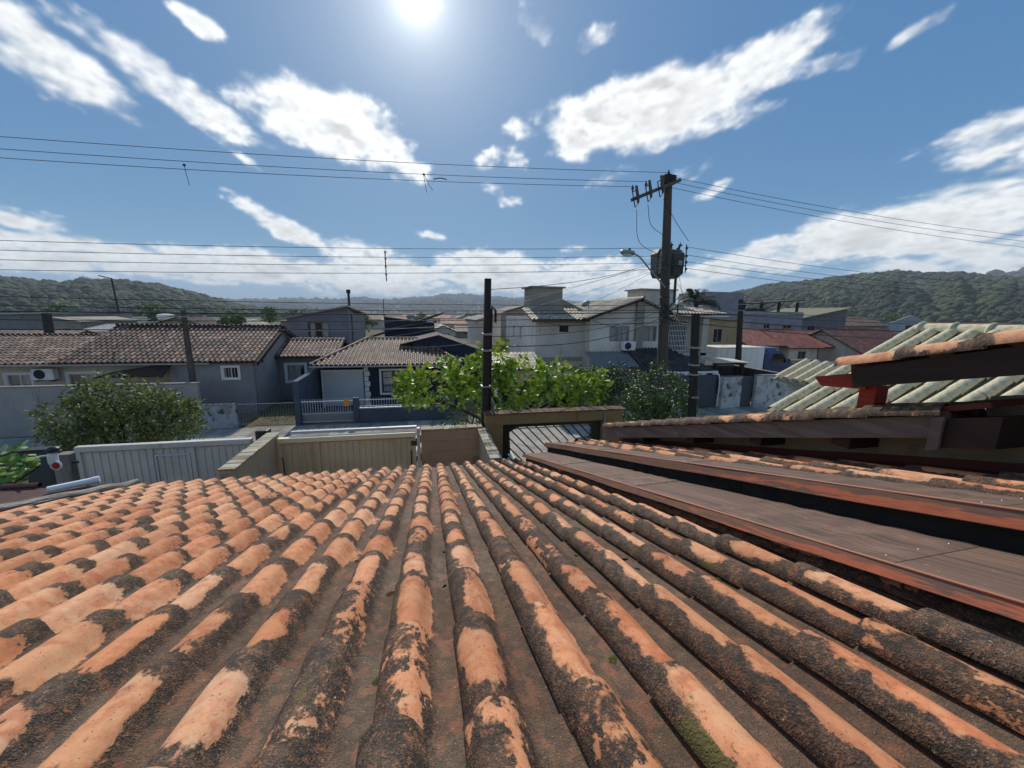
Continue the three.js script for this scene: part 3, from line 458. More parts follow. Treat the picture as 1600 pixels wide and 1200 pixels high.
function copedWall(name, label, axis, a0, a1, y0, y1, c0, c1, m, copM, step = .2) {   // axis 'x': along x with z from c0 to c1; 'z': along z
  const o = thing(name, label, 'wall', axis === 'x' ? [(a0 + a1) / 2, 0, (c0 + c1) / 2] : [(c0 + c1) / 2, 0, (a0 + a1) / 2]);
  part(o, 'wall', axis === 'x' ? Bx(a0, a1, y0, y1, c0, c1) : Bx(c0, c1, y0, y1, a0, a1), m);
  for (let a = a0; a < a1 - .04; a += step) { const b = Math.min(a1, a + step - .008), j = rr(-.004, .004), t = rr(.026, .034); const g = axis === 'x' ? Rb(a, b, y1 + .002, y1 + t, c0 - .035 + j, c1 + .035 + j, .011) : Rb(c0 - .035 + j, c1 + .035 + j, y1 + .002, y1 + t, a, b, .011); part(o, 'coping_tile', g, pick(copM)); }
  return o;
}
const cop = [M(0xd8cfae, .85, { map: tConcrete }), M(0xc7b98f, .85, { map: tConcrete }), M(0xdcd6c0, .85, { map: tConcrete }), M(0xa99a72, .9, { map: tConcrete })];
const copT = [M(0xc9bda4, .9, { map: tMould }), M(0xd6cdb8, .9, { map: tConcrete }), M(0xb9a98c, .9, { map: tMould })];
copedWall('garden_wall', 'cream side wall with scalloped pale coping left of the cream gate', 'z', -8.0, -6.16, 0, 2.43, -3.1, -2.93, mat.tan, cop, .16);
copedWall('block_wall', 'tan rendered block wall with pale coping right of the cream gate', 'x', -.22, 1.08, 0, 2.36, -8.12, -7.95, mat.tanBlock, copT, .24);
{ const w = scene.children[scene.children.length - 1]; for (let r = 0; r < 10; r++) for (let k = 0; k < 4; k++) { const x0 = -.21 + k * .39 - (r % 2) * .195, a = Math.max(-.215, x0 + .005), b = Math.min(1.07, x0 + .385), y = .05 + r * .23; if (b - a > .05) part(w, 'block', Rb(a, b, y + .004, y + .226, -7.951, -7.944 + rr(0, .003), .002), mat.tanBlock); }
  part(w, 'meter_box', Rb(.85, 1.06, 1.35, 1.72, -7.94, -7.9, .01), M(0x8c7862, .7)); }
copedWall('garden_wall', 'low side wall with tilted pale coping right of the block wall', 'z', -7.95, -6.16, 0, 2.33, 1.0, 1.14, mat.tan, copT, .2);

const copG = [M(0x6a4a34, .9, { map: tMould }), M(0x4f3c30, .9, { map: tMould }), M(0x80604a, .9, { map: tConcrete })];
// ochre gateway with slanted black bars
const gw = thing('gateway', 'ochre rendered gateway with black gate of slanted bars', 'gateway', [2.7, 0, -8.05]);
part(gw, 'pillar', Bx(1.16, 1.52, 0, 2.42, -8.15, -7.9), P(0xa88a5c)); part(gw, 'pillar', Bx(3.84, 4.3, 0, 2.42, -8.15, -7.9), P(0xa88a5c));
part(gw, 'lintel', Bx(1.14, 4.32, 2.424, 2.65, -8.16, -7.88), P(0xa88a5c));
for (let x = 1.12; x < 4.3; x += .15) part(gw, 'coping_tile', Rb(x, x + .142, 2.652, 2.672 + rr(0, .012), -8.19, -7.86, .009), pick(copG));
{ const z = -8.02; part(gw, 'gate_frame', merge([Bx(1.524, 1.65, .05, 2.418, z - .05, z + .05), Bx(3.62, 3.836, .05, 2.418, z - .05, z + .05), Bx(1.65, 3.62, 2.33, 2.418, z - .05, z + .05), Bx(1.65, 3.62, .05, .18, z - .05, z + .05)]), mat.blackMetal);
  for (let k = -9; k < 12; k++) { // bars fall to the right
    const xT = 1.65 + k * .21, L = 2.15, clip = (x, y) => [x, y]; let xa = xT, ya = 2.33, xb = xT + L * .95, yb = .18; const sl = (yb - ya) / (xb - xa);
    if (xa < 1.65) { ya += sl * (1.65 - xa); xa = 1.65; } if (xb > 3.62) { yb += sl * (3.62 - xb); xb = 3.62; } if (xa >= xb - .05) continue;
    part(gw, 'slanted_bar', rod([xa, ya, z], [xb, yb, z], .016, .016, 6), mat.blackMetal); }
  part(gw, 'drain_pipe', rod([3.88, .2, -7.85], [3.88, 2.6, -7.85], .022), M(0x8d8a80, .6)); }

// sheet roof and white pipe left of the tiles
const shed = thing('sheet_roof', 'low brown metal sheet roof at the left edge beyond the tiles', 'roof', [-4.9, 0, -4.9]);
part(shed, 'sheet', slab([-8, 2.5, -4.2], [-4.2, 2.54, -3.6], [-4.3, 2.5, -5.75], [-8, 2.46, -6.1], .03), M(0x6e463c, .6, { map: tWood }));
part(shed, 'front_edge', tube([[-8, 2.5, -6.08], [-6.4, 2.5, -5.98], [-5.0, 2.52, -5.85]], .035, 16, 6), M(0x5e2e28, .5));
part(shed, 'wall', Bx(-7.4, -4.4, 0, 2.44, -5.1, -4.95), mat.greyWall);
const pipe = thing('white_pipe', 'thick white plastic pipe lying beside the dark roof edge', 'pipe', [-4.5, 2.5, -5.7]);
part(pipe, 'pipe', rod([-4.72, 2.55, -5.6], [-4.36, 2.56, -5.81], .04, .04, 16), M(0xf0eee8, .4));
part(pipe, 'end_socket', rod([-4.39, 2.559, -5.79], [-4.33, 2.561, -5.826], .045, .045, 16), M(0xe4e6e4, .3));
const post6 = thing('dark_gate_panel', 'dark grey wall panel left of the white gate', 'wall', [-6.9, 0, -8]); part(post6, 'panel', Bx(-9.5, -6.42, 0, 2.35, -8.0, -7.85), M(0x474d50, .8, { map: tPlaster })); part(post6, 'cap', Rb(-9.5, -6.42, 2.352, 2.39, -8.03, -7.82, .01), mat.darkMetal);

// small fixture on a thin post beside the vine
{
  const o = thing('bracket_fixture', 'small bracket fixture with dark hood and red round face beside the vine', 'fixture', [-5.72, 0, -6.9]), x = -5.72, y = 2.52, z = -6.9;
  part(o, 'post', rod([x + .02, 0, z - .06], [x + .02, y + .12, z - .06], .022), mat.galv); part(o, 'bracket_arm', rod([x - .36, y + .03, z + .06], [x + .02, y + .06, z], .012), mat.whiteTrim);
  const hd = new THREE.SphereGeometry(.08, 18, 10, 0, 6.3, 0, 1.75); hd.scale(1.05, .72, .9); part(o, 'hood', hd.translate(x + .08, y + .14, z), M(0x16181c, .45)); part(o, 'hood_brim', new THREE.TorusGeometry(.08, .009, 6, 22).rotateX(Math.PI / 2).scale(1.05, 1, .9).translate(x + .08, y + .125, z), M(0x16181c, .45));
  const bd = new THREE.CapsuleGeometry(.06, .1, 6, 14); part(o, 'body', bd.translate(x + .07, y + .01, z + .02), mat.whiteTrim);
  const f = part(o, 'red_face', new THREE.SphereGeometry(.062, 16, 12).scale(1, 1, .5).translate(x + .12, y - .09, z + .05), mat.red); part(f, 'rim', new THREE.TorusGeometry(.062, .014, 8, 22).translate(x + .12, y - .09, z + .055), mat.whiteTrim);
}

// parked cars seen through the slanted bars
function car(name, label, x, z, turn, paint) {
  const o = thing(name, label, 'car', [x, -.02, z], 'cars parked behind the slanted gate', turn), L = (n, g, m) => local(o, n, g, m);
  const body = new THREE.Shape([[-1.95, .42], [-1.93, .72], [-1.85, .84], [-1.1, .92], [1.2, .95], [1.88, .86], [1.95, .62], [1.95, .4], [1.62, .32], [-1.62, .3]].map(p => new THREE.Vector2(...p)));
  const bg = new THREE.ExtrudeGeometry(body, { depth: 1.5, bevelEnabled: true, bevelSize: .07, bevelThickness: .08, bevelSegments: 3 }); bg.translate(0, 0, -.75); L('body', toCreasedNormals(bg, .7), paint);
  const cab = new THREE.Shape([[-1.15, .96], [-.5, 1.38], [.2, 1.46], [1.05, 1.4], [1.72, .98]].map(p => new THREE.Vector2(...p))); const cg = new THREE.ExtrudeGeometry(cab, { depth: 1.22, bevelEnabled: true, bevelSize: .05, bevelThickness: .09, bevelSegments: 3 }); cg.translate(0, 0, -.61); const c = L('cabin', toCreasedNormals(cg, .6), paint);
  for (const s of [-1, 1]) for (const w of [[[-.88, 1.02], [-.42, 1.33], [.18, 1.39], [.18, 1.02]], [[.26, 1.02], [.26, 1.39], [.98, 1.33], [1.4, 1.02]]]) { const g = new THREE.ShapeGeometry(new THREE.Shape(w.map(p => new THREE.Vector2(...p)))); g.translate(0, 0, .706); if (s < 0) g.rotateY(Math.PI).scale(-1, 1, 1); const q = shadow(new THREE.Mesh(g, mat.glass)); if (s < 0) q.geometry = g; q.name = 'window'; c.add(q); }
  const ws = new THREE.PlaneGeometry(.66, 1.16); ws.rotateY(-Math.PI / 2); ws.rotateZ(-.98); const wq = shadow(new THREE.Mesh(ws.translate(-.88, 1.2, 0), mat.glass)); wq.name = 'windscreen'; c.add(wq);
  for (const px of [-1.22, 1.22]) for (const pz of [-.78, .78]) { const w = L('wheel', new THREE.CylinderGeometry(.31, .31, .2, 24).rotateX(Math.PI / 2), mat.rubber); w.position.set(px, .31, pz); const h = shadow(new THREE.Mesh(new THREE.CylinderGeometry(.19, .19, .02, 18).rotateX(Math.PI / 2), mat.chrome)); h.name = 'rim'; h.position.z = Math.sign(pz) * .105; w.add(h); }
  for (const pz of [-.55, .55]) { const h = L('headlight', new THREE.SphereGeometry(.12, 12, 8).scale(.5, .6, 1), mat.lampGlass); h.position.set(-1.95, .72, pz); const t = L('tail_light', new THREE.SphereGeometry(.11, 12, 8).scale(.4, .8, .9), mat.red); t.position.set(1.93, .76, pz); }
  return o;
}
car('parked_car', 'white car parked in the street behind the slanted black bars', .3, -10.45, 0, M(0xdadcdd, .25));
car('parked_car', 'dark car parked in the street at the right of the slanted bars', 6.45, -10.4, 0, M(0x1a1f26, .25));
// ---------------------------------------------------------------- houses across the street
const farTile = (() => { const p = []; for (let k = 0; k <= 6; k++) { const t = Math.PI * (1 - k / 6); p.push([.068 * Math.cos(t), .062 * Math.sin(t)]); } p.push([.10, -.004], [.14, -.004]); const pos = [], idx = []; for (let k = 0; k <= 1; k++) for (const [x, y] of p) pos.push(x, y * (1 - .08 * k) + (1 - k) * .02, k * .38); const n = p.length; for (let i = 0; i < n - 1; i++) idx.push(i, n + i + 1, i + 1, i, n + i, n + i + 1); const m = pos.length / 3; for (let i = 0; i < 6; i++) { const q = pos.length / 3; pos.push(p[i][0], p[i][1] + .02, 0, p[i + 1][0], p[i + 1][1] + .02, 0, p[i + 1][0], p[i + 1][1], 0, p[i][0], p[i][1], 0); idx.push(q, q + 1, q + 2, q, q + 2, q + 3); } const g = new THREE.BufferGeometry(); g.setAttribute('position', new THREE.Float32BufferAttribute(pos, 3)); g.setIndex(idx); g.computeVertexNormals(); return g; })();
const farClay = M(0xffffff, .68, { side: THREE.DoubleSide });
// tiles over a sloping face: O lower-left corner, U unit along the eave, Vv unit up the slope; inside(u, v) trims hips and valleys
function tileFace(parent, O, U, Vv, W, L, palette, inside = () => true, mod = .21, exp = .34) {
  const N = V3().crossVectors(Vv, U).normalize(); if (N.y < 0) N.negate(); const Ux = V3().crossVectors(N, Vv).normalize(); const list = [];
  for (let u = mod / 2; u < W; u += mod) for (let v = -.04; v < L - .15; v += exp) if (inside(u, v + .15)) list.push([u, v]);
  const im = new THREE.InstancedMesh(farTile, farClay, list.length), m4 = new THREE.Matrix4(), c = new THREE.Color(), p = worldPos(parent); const sgn = Math.sign(Ux.dot(U));
  list.forEach(([u, v], i) => { const w = O.clone().addScaledVector(U, u).addScaledVector(Vv, v + rr(-.01, .01)).addScaledVector(N, .012).sub(p); m4.makeBasis(Ux, N, Vv); const q = new THREE.Matrix4().makeRotationY(rr(-.02, .02)); m4.multiply(q); m4.setPosition(w); im.setMatrixAt(i, m4); const a = pick(palette), k = rr(.75, 1.2) * mix(.72, 1.2, fbm(u * .7 + O.x, v * .9 + O.z, 3)); c.setRGB(a[0] * k, a[1] * k, a[2] * k); im.setColorAt(i, c); });
  shadow(im); im.name = 'roof_tiles'; im.userData = { kind: 'stuff' }; parent.add(im); return im;
}
const oldClay = [[.13, .06, .042], [.16, .08, .055], [.075, .045, .035], [.26, .16, .12], [.055, .038, .03]], palClay = [[.42, .37, .28], [.5, .43, .32], [.36, .32, .25]], redClay = [[.27, .075, .05], [.22, .06, .045], [.32, .1, .07]], darkClay = [[.045, .042, .042], [.06, .055, .052], [.035, .033, .034]], brnClay = [[.13, .075, .05], [.09, .055, .038], [.19, .115, .08]];
const deckM = M(0x3a2c24, .9);
// a simple two-slope roof along x: front eave (zF,yE), ridge (zR,yR), back eave
function gableX(parent, x0, x1, zF, yF, zR, yR, zB, yB, pal, over = .03) {
  const a = V3(0, yR - yF, zR - zF), L = a.length(); tileFace(parent, V3(x0, yF, zF), V3(1, 0, 0), a.normalize(), x1 - x0, L, pal);
  const b = V3(0, yR - yB, zR - zB), L2 = b.length(); tileFace(parent, V3(x1, yB, zB), V3(-1, 0, 0), b.normalize(), x1 - x0, L2, pal);
  part(parent, 'roof_deck', slab([x0, yF - .02, zF], [x1, yF - .02, zF], [x1, yR - .02, zR], [x0, yR - .02, zR], .06), deckM);
  part(parent, 'roof_deck', slab([x0, yR - .02, zR], [x1, yR - .02, zR], [x1, yB - .02, zB], [x0, yB - .02, zB], .06), deckM);
  ridgeTiles(parent, [x0, yR + .02, zR], [x1, yR + .02, zR], pal);
}
function gableZ(parent, xL, yL, xR_, yR_, xP, yP, z0, z1, pal) {   // ridge along z at xP; z0 front (greater), z1 back
  const l = V3(xP - xL, yP - yL, 0), Ll = l.length(); tileFace(parent, V3(xL, yL, z1), V3(0, 0, 1), l.normalize(), z0 - z1, Ll, pal);
  const r = V3(xP - xR_, yP - yR_, 0), Lr = r.length(); tileFace(parent, V3(xR_, yR_, z0), V3(0, 0, -1), r.normalize(), z0 - z1, Lr, pal);
  part(parent, 'roof_deck', slab([xL, yL - .02, z0], [xP, yP - .02, z0], [xP, yP - .02, z1], [xL, yL - .02, z1], .06), deckM);
  part(parent, 'roof_deck', slab([xP, yP - .02, z0], [xR_, yR_ - .02, z0], [xR_, yR_ - .02, z1], [xP, yP - .02, z1], .06), deckM);
  ridgeTiles(parent, [xP, yP + .02, z0], [xP, yP + .02, z1], pal);
}
const ridgeGeo = (() => { const g = new THREE.CylinderGeometry(.085, .1, .4, 10, 1, true, -Math.PI / 2, Math.PI); g.rotateX(-Math.PI / 2); return g; })();
function ridgeTiles(parent, a, b, pal) {
  const A = V3(...a), D = V3(...b).sub(A), L = D.length(), n = Math.max(1, Math.round(L / .36)), q = new THREE.Quaternion().setFromRotationMatrix(new THREE.Matrix4().lookAt(V3(0, 0, 0), D.clone(), V3(0, 1, 0))), p = worldPos(parent);
  const im = new THREE.InstancedMesh(ridgeGeo, farClay, n), m4 = new THREE.Matrix4(), c = new THREE.Color();
  for (let i = 0; i < n; i++) { m4.compose(A.clone().addScaledVector(D, (i + .5) / n).sub(p), q, V3(1, 1, 1)); im.setMatrixAt(i, m4); const k = pick(pal), f = rr(.8, 1.3); c.setRGB(k[0] * f, k[1] * f, k[2] * f); im.setColorAt(i, c); }
  shadow(im); im.name = 'ridge_tiles'; im.userData = { kind: 'stuff' }; parent.add(im);
}
function curtainGeo(x0, x1, y0, y1, z, f = .12) { const n = Math.max(8, Math.round((x1 - x0) / f * 6)), g = new THREE.PlaneGeometry(x1 - x0, y1 - y0, n, 1), p = g.attributes.position; for (let i = 0; i < p.count; i++) p.setZ(i, .025 * Math.sin(p.getX(i) / f * 6.283) + .01 * Math.sin(p.getX(i) * 31)); g.computeVertexNormals(); g.translate((x0 + x1) / 2, (y0 + y1) / 2, z); return g; }
const paneGlass = new THREE.MeshPhysicalMaterial({ color: 0xffffff, roughness: .03, transmission: 1, thickness: 0, ior: 1.5 });
const curtM = M(0xb4b6b4, .95, { side: THREE.DoubleSide });
// window in an opening of a wall whose outer face is at z (facing +z)
function windowIn(parent, x0, x1, y0, y1, z, o = {}) {
  const f = o.frame || mat.whiteTrim, t = o.t || .05, fr = part(parent, 'window', merge([Bx(x0, x1, y1 - t, y1, z - .1, z + .01), Bx(x0, x1, y0, y0 + t, z - .1, z + .01), Bx(x0, x0 + t, y0 + t, y1 - t, z - .1, z + .01), Bx(x1 - t, x1, y0 + t, y1 - t, z - .1, z + .01)]), f);
  const n = o.n || 2, w = (x1 - x0 - 2 * t) / n;
  for (let i = 0; i < n; i++) part(fr, 'pane', Bx(x0 + t + i * w + .012, x0 + t + (i + 1) * w - .012, y0 + t + .004, y1 - t - .004, z - .07, z - .066), o.dark ? mat.glass : paneGlass);
  for (let i = 1; i < n; i++) part(fr, 'mullion', Bx(x0 + t + i * w - .02, x0 + t + i * w + .02, y0 + t, y1 - t, z - .09, z - .04), o.mull || f);
  if (o.surround) part(parent, 'window_surround', merge([Bx(x0 - o.surround, x1 + o.surround, y1, y1 + o.surround, z - .02, z + .035), Bx(x0 - o.surround, x1 + o.surround, y0 - o.surround, y0, z - .02, z + .045), Bx(x0 - o.surround, x0, y0, y1, z - .02, z + .035), Bx(x1, x1 + o.surround, y0, y1, z - .02, z + .035)]), mat.whiteTrim);
  if (o.curtain) for (const [a, b] of o.curtain) part(parent, 'curtain', curtainGeo(mix(x0, x1, a) , mix(x0, x1, b), y0, y1, z - .16), curtM);
  if (o.bars) for (let x = x0 + .12; x < x1 - .05; x += .12) part(fr, 'bar', rod([x, y0, z + .005], [x, y1, z + .005], .008, .008, 5), o.barM || mat.whiteTrim);
  if (o.grid) { for (let k = 1; k < o.grid; k++) part(fr, 'glazing_bar', Bx(x0 + t, x1 - t, mix(y0, y1, k / o.grid) - .015, mix(y0, y1, k / o.grid) + .015, z - .08, z - .05), f); }
  return fr;
}
function acUnit(label, x, y, z) { const o = thing('air_conditioner', label, 'air conditioner', [x, y, z]); part(o, 'case', Rb(x - .38, x + .38, y, y + .5, z - .14, z + .14, .03), mat.whiteTrim); part(o, 'fan_guard', new THREE.TorusGeometry(.19, .012, 6, 24).translate(x - .1, y + .25, z + .142), mat.darkMetal); part(o, 'fan_opening', new THREE.CylinderGeometry(.18, .18, .01, 24).rotateX(Math.PI / 2).translate(x - .1, y + .25, z + .138), M(0x20242a, .8)); for (const s of [-.25, .25]) part(o, 'bracket', Bx(x + s - .02, x + s + .02, y - .06, y, z - .28, z + .12), mat.darkMetal); }

// --- long house on the left
{
  const h = thing('long_house', 'long cream and grey house under a weathered brown tile roof, far left', 'house', [-14, 0, -22]);
  part(h, 'front_wall', plate([[-26, 0], [-11.1, 0], [-11.1, 2.56], [-26, 2.56]], -20.4, -20.2, [[-17.6, -16.72, 1.0, 1.98], [-15.45, -14.2, 1.0, 1.98], [-21.5, -20.3, 1.0, 1.98]]), mat.creamWall);
  for (const [a, b] of [[-17.6, -16.72], [-15.45, -14.2], [-21.5, -20.3]]) windowIn(h, a, b, 1.0, 1.98, -20.2, { surround: .07, curtain: [[.5, 1]], n: 2 });
  part(h, 'grey_wing', plate([[-11.1, 0], [-7.95, 0], [-7.95, 2.62], [-11.1, 2.62]], -19.8, -19.6, [[-9.2, -8.55, 1.7, 2.25]]), P(0x98989a));
  windowIn(h, -9.2, -8.55, 1.7, 2.25, -19.6, { surround: .06, bars: 1, barM: mat.whiteTrim, dark: 1 });
  part(h, 'wing_side_wall', Bx(-11.3, -11.1, 0, 2.5, -20.2, -19.6), mat.mouldGrey);
  part(h, 'gable_wall', sidePlate([[-19.8, 0], [-19.8, 2.56], [-23.2, 3.82], [-27, 2.55], [-27, 0]], -8.15, -7.95), mat.greyWall);
  part(h, 'gable_slit', Bx(-7.95, -7.94, 2.3, 3.0, -20.75, -20.55), mat.dark);
  part(h, 'rear_wall', Bx(-26, -8.15, 0, 2.6, -27.2, -27), mat.creamWall);
  gableX(h, -26, -15.3, -19.5, 2.46, -23.4, 3.42, -27.2, 2.5, oldClay);
  gableX(h, -15.3, -7.7, -19.4, 2.5, -23.2, 3.92, -27.2, 2.6, oldClay);
  part(h, 'gutter', Rb(-26, -9.6, 2.38, 2.46, -19.46, -19.36, .02), M(0x9a958c, .7));
  part(h, 'barge_board', sidePlate([[-19.42, 2.48], [-23.2, 3.9], [-27.2, 2.58], [-27.2, 2.42], [-23.2, 3.72], [-19.42, 2.3]], -7.72, -7.66), mat.woodDark);
  part(h, 'lean_to_roof', slab([-13.6, 1.98, -18.9], [-11.15, 1.98, -18.9], [-11.15, 2.46, -19.7], [-13.6, 2.04, -20.1], .05), M(0x3e2c22, .9, { map: tMould }));
  acUnit('white air conditioner unit on the cream wall of the long house', -16.05, 1.74, -19.98);
  const r = thing('rear_wing', 'low grey wing with barred window beside the long house', 'house', [-6.6, 0, -23]);
  part(r, 'front_wall', plate([[-7.93, 0], [-5.0, 0], [-5.0, 2.42], [-7.93, 2.42]], -22.7, -22.5, [[-7.55, -6.6, 1.02, 1.95]]), mat.slateWall);
  windowIn(r, -7.55, -6.6, 1.02, 1.95, -22.5, { surround: .09, curtain: [[.05, .7]], bars: 1, barM: mat.darkMetal });
  part(r, 'side_wall', Bx(-5.2, -5.0, 0, 2.42, -26, -22.7), mat.slateWall); part(r, 'rear_wall', Bx(-7.93, -5.2, 0, 2.42, -26, -25.8), mat.slateWall);
  gableX(r, -8.2, -4.85, -22.15, 2.4, -24.2, 3.14, -26.2, 2.4, [[.19, .1, .07], [.12, .066, .048], [.28, .17, .125]]);
  const lw = thing('boundary_wall', 'tall stained grey boundary wall along the far pavement, left', 'wall', [-17, 0, -17.5]); part(lw, 'wall', Bx(-40, -9.15, -.05, 1.86, -17.6, -17.42), mat.mouldGrey); part(lw, 'coping', Rb(-40, -9.12, 1.862, 1.9, -17.64, -17.38, .01), mat.concrete);
  const low = thing('low_wall', 'low pale wall with black mould spots beside the grass yard', 'wall', [-8.5, 0, -17.4]); part(low, 'wall', Bx(-9.12, -7.85, -.05, .98, -17.5, -17.35), mould(0xaab0b6)); part(low, 'coping', Rb(-9.12, -7.82, .982, 1.01, -17.53, -17.32, .01), mat.concrete);
  const fe = thing('wire_fence', 'thin upright bar fence in front of the grass yard', 'fence', [-6.6, 0, -17.4]); part(fe, 'rail', rod([-7.82, .96, -17.4], [-5.5, .96, -17.4], .014), mat.greyMetal); part(fe, 'rail', rod([-7.82, .12, -17.4], [-5.5, .12, -17.4], .014), mat.greyMetal); for (let x = -7.75; x < -5.55; x += .11) part(fe, 'bar', rod([x, .02, -17.4], [x, 1.0, -17.4], .006, .006, 5), mat.greyMetal);
  structure('grass_yard', 'short dry grass yard behind the thin fence', flat(-7.9, -5.5, -22.4, -17.5, .0), M(0x7c7448, 1, { map: tSoil }));
}
// --- dark blue house
{
  const h = thing('blue_house', 'dark blue house with hipped brown tile roof and white quoins', 'house', [-2, 0, -21]);
  part(h, 'front_wall', plate([[-3.2, 0], [1.35, 0], [1.35, 2.2], [-3.2, 2.2]], -20.4, -20.2, [[-2.42, -1.02, .72, 1.86]]), mat.navy);
  windowIn(h, -2.42, -1.02, .72, 1.86, -20.2, { frame: mat.woodFrame, mull: mat.woodFrame, surround: .1, n: 2, grid: 3, curtain: [[.05, .35]] });
  part(h, 'side_wall', Bx(1.15, 1.35, 0, 2.2, -27, -20.4), mat.navy); part(h, 'rear_wall', Bx(-5.3, 1.15, 0, 2.2, -27, -26.8), mat.navy); part(h, 'left_wall', Bx(-5.4, -5.2, 0, 2.2, -26.8, -20.5), mat.navy); part(h, 'garage_back_wall', Bx(-5.2, -3.2, 0, 2.2, -23, -22.9), mat.navy);
  for (const x of [-3.24, .8]) for (let k = 0; k < 8; k++) part(h, 'quoin', Rb(x, x + (k % 2 ? .2 : .27), .02 + k * .265, .26 + k * .265, -20.22, -20.16, .012), mat.whiteTrim);
  const gd = part(h, 'garage_door', Rb(-5.18, -3.3, .1, 1.84, -20.34, -20.28, .01), mat.whiteMetal); for (let x = -5.12; x < -3.35; x += .12) part(gd, 'rib', Rb(x, x + .1, .14, 1.8, -20.279, -20.265, .004), mat.whiteMetal);
  part(gd, 'door_frame', merge([Bx(-5.26, -3.24, 1.845, 1.93, -20.35, -20.24), Bx(-5.26, -5.185, .02, 1.845, -20.35, -20.24)]), mat.whiteTrim);
  // hipped roof: eaves y 2.24, ridge y 3.25
  const E0 = -5.55, E1 = 1.6, ZF = -19.6, ZB = -27.4, yE = 2.24, RA = -3.5, RB = -.6, ZR = -23.5, yR = 3.24;
  const f = V3(0, yR - yE, ZR - ZF), L = f.length(); tileFace(h, V3(E0, yE, ZF), V3(1, 0, 0), f.clone().normalize(), E1 - E0, L, brnClay, (u, v) => { const t = v / L; return u > (RA - E0) * t && u < (E1 - E0) - (E1 - RB) * t; });
  part(h, 'roof_deck', slab([E0, yE - .03, ZF], [E1, yE - .03, ZF], [RB, yR - .03, ZR], [RA, yR - .03, ZR], .06), deckM);
  const lft = V3(RA - E0, yR - yE, 0), LL = lft.length(); tileFace(h, V3(E0, yE, ZB), V3(0, 0, 1), lft.normalize(), ZF - ZB, LL, brnClay, (u, v) => Math.abs(u - (ZF - ZB) / 2) < (ZF - ZB) / 2 * (1 - v / LL));
  const rgt = V3(RB - E1, yR - yE, 0), LR = rgt.length(); tileFace(h, V3(E1, yE, ZF), V3(0, 0, -1), rgt.normalize(), ZF - ZB, LR, brnClay, (u, v) => Math.abs(u - (ZF - ZB) / 2) < (ZF - ZB) / 2 * (1 - v / LR));
  part(h, 'roof_deck', slab([E0, yE - .03, ZB], [E0, yE - .03, ZF], [RA, yR - .03, ZR], [RA, yR - .03, ZR - .01], .06), deckM); part(h, 'roof_deck', slab([E1, yE - .03, ZF], [E1, yE - .03, ZB], [RB, yR - .03, ZR - .01], [RB, yR - .03, ZR], .06), deckM); part(h, 'roof_deck', slab([E1, yE - .03, ZB], [E0, yE - .03, ZB], [RA, yR - .03, ZR], [RB, yR - .03, ZR], .06), deckM);
  ridgeTiles(h, [E0, yE + .04, ZF], [RA, yR + .04, ZR], brnClay); ridgeTiles(h, [E1, yE + .04, ZF], [RB, yR + .04, ZR], brnClay); ridgeTiles(h, [RA, yR + .03, ZR], [RB, yR + .03, ZR], brnClay);
  part(h, 'gutter', Rb(E0 - .04, E1, 2.14, 2.22, ZF + .02, ZF + .12, .02), M(0x8f8f8c, .6));
  // raised navy gable and roof tower behind
  part(h, 'gable_wall', plate([[-.9, 2.5], [3.0, 2.2], [3.0, 2.6], [.5, 3.5], [-.9, 3.16]], -22.2, -22.0), mat.navy);
  part(h, 'gable_roof', merge([slab([.5, 3.57, -21.9], [3.2, 2.6, -21.9], [3.2, 2.6, -27], [.5, 3.57, -27], .06), slab([-1.6, 3.06, -21.9], [.5, 3.57, -21.9], [.5, 3.57, -27], [-1.6, 3.06, -27], .06)]), M(0x2a211c, .85));
  part(h, 'gable_side_wall', Bx(2.8, 3.0, 0, 2.7, -27, -22.2), mat.navy); part(h, 'gable_base_wall', Bx(1.36, 3.0, 0, 2.21, -22.2, -22.0), mat.navy);
  part(h, 'tower_wall', merge([plate([[-2.95, 2.9], [.38, 2.9], [.38, 4.05], [-2.95, 4.48]], -29.2, -27.5)]), mat.navy);
  part(h, 'tower_roof', slab([-4.1, 3.1, -27.2], [1.0, 4.84, -27.2], [1.0, 4.84, -29.6], [-4.1, 3.1, -29.6], .14), M(0x30261f, .85));
  part(h, 'tower_block', Bx(-1.5, -.95, 4.36, 4.6, -28.6, -28.0), mat.tankGrey);
  part(h, 'mast', rod([-3.1, 4.3, -29], [-3.1, 5.7, -29], .025), mat.darkMetal);
  // front fence
  const fn = thing('front_fence', 'blue rendered front fence with pale railings before the dark blue house', 'fence', [-2, 0, -17.35]);
  for (const [x0, x1, y] of [[-3.3, -3.06, 1.12], [-.06, .16, 1.12], [.86, 1.08, 1.16]]) part(fn, 'pillar', Rb(x0, x1, -.05, y, -17.48, -17.24, .01), mat.navyFence);
  part(fn, 'low_wall', Bx(-3.06, -.06, -.05, .62, -17.44, -17.28), mat.navyFence); part(fn, 'low_wall', Bx(.16, .86, -.05, .62, -17.44, -17.28), mat.navyFence); part(fn, 'wall_cap', Rb(-3.06, -.06, .622, .655, -17.47, -17.25, .008), mat.railGrey);
  part(fn, 'side_wall', sidePlate([[-17.25, -.05], [-17.25, 1.9], [-20.6, 2.0], [-20.6, -.05]], -5.62, -5.4), mat.navyFence);
  const rail = (x0, x1, ya, yb, step) => { part(fn, 'rail', Bx(x0, x1, ya, ya + .035, -17.38, -17.35), mat.railGrey); part(fn, 'rail', Bx(x0, x1, yb - .1, yb - .07, -17.38, -17.35), mat.railGrey); for (let x = x0 + step / 2; x < x1; x += step) part(fn, 'bar', Bx(x - .011, x + .011, ya, yb, -17.346, -17.33), mat.railGrey); };
  rail(-3.06, -.06, .7, 1.08, .11); rail(.16, .86, .7, 1.1, .11);
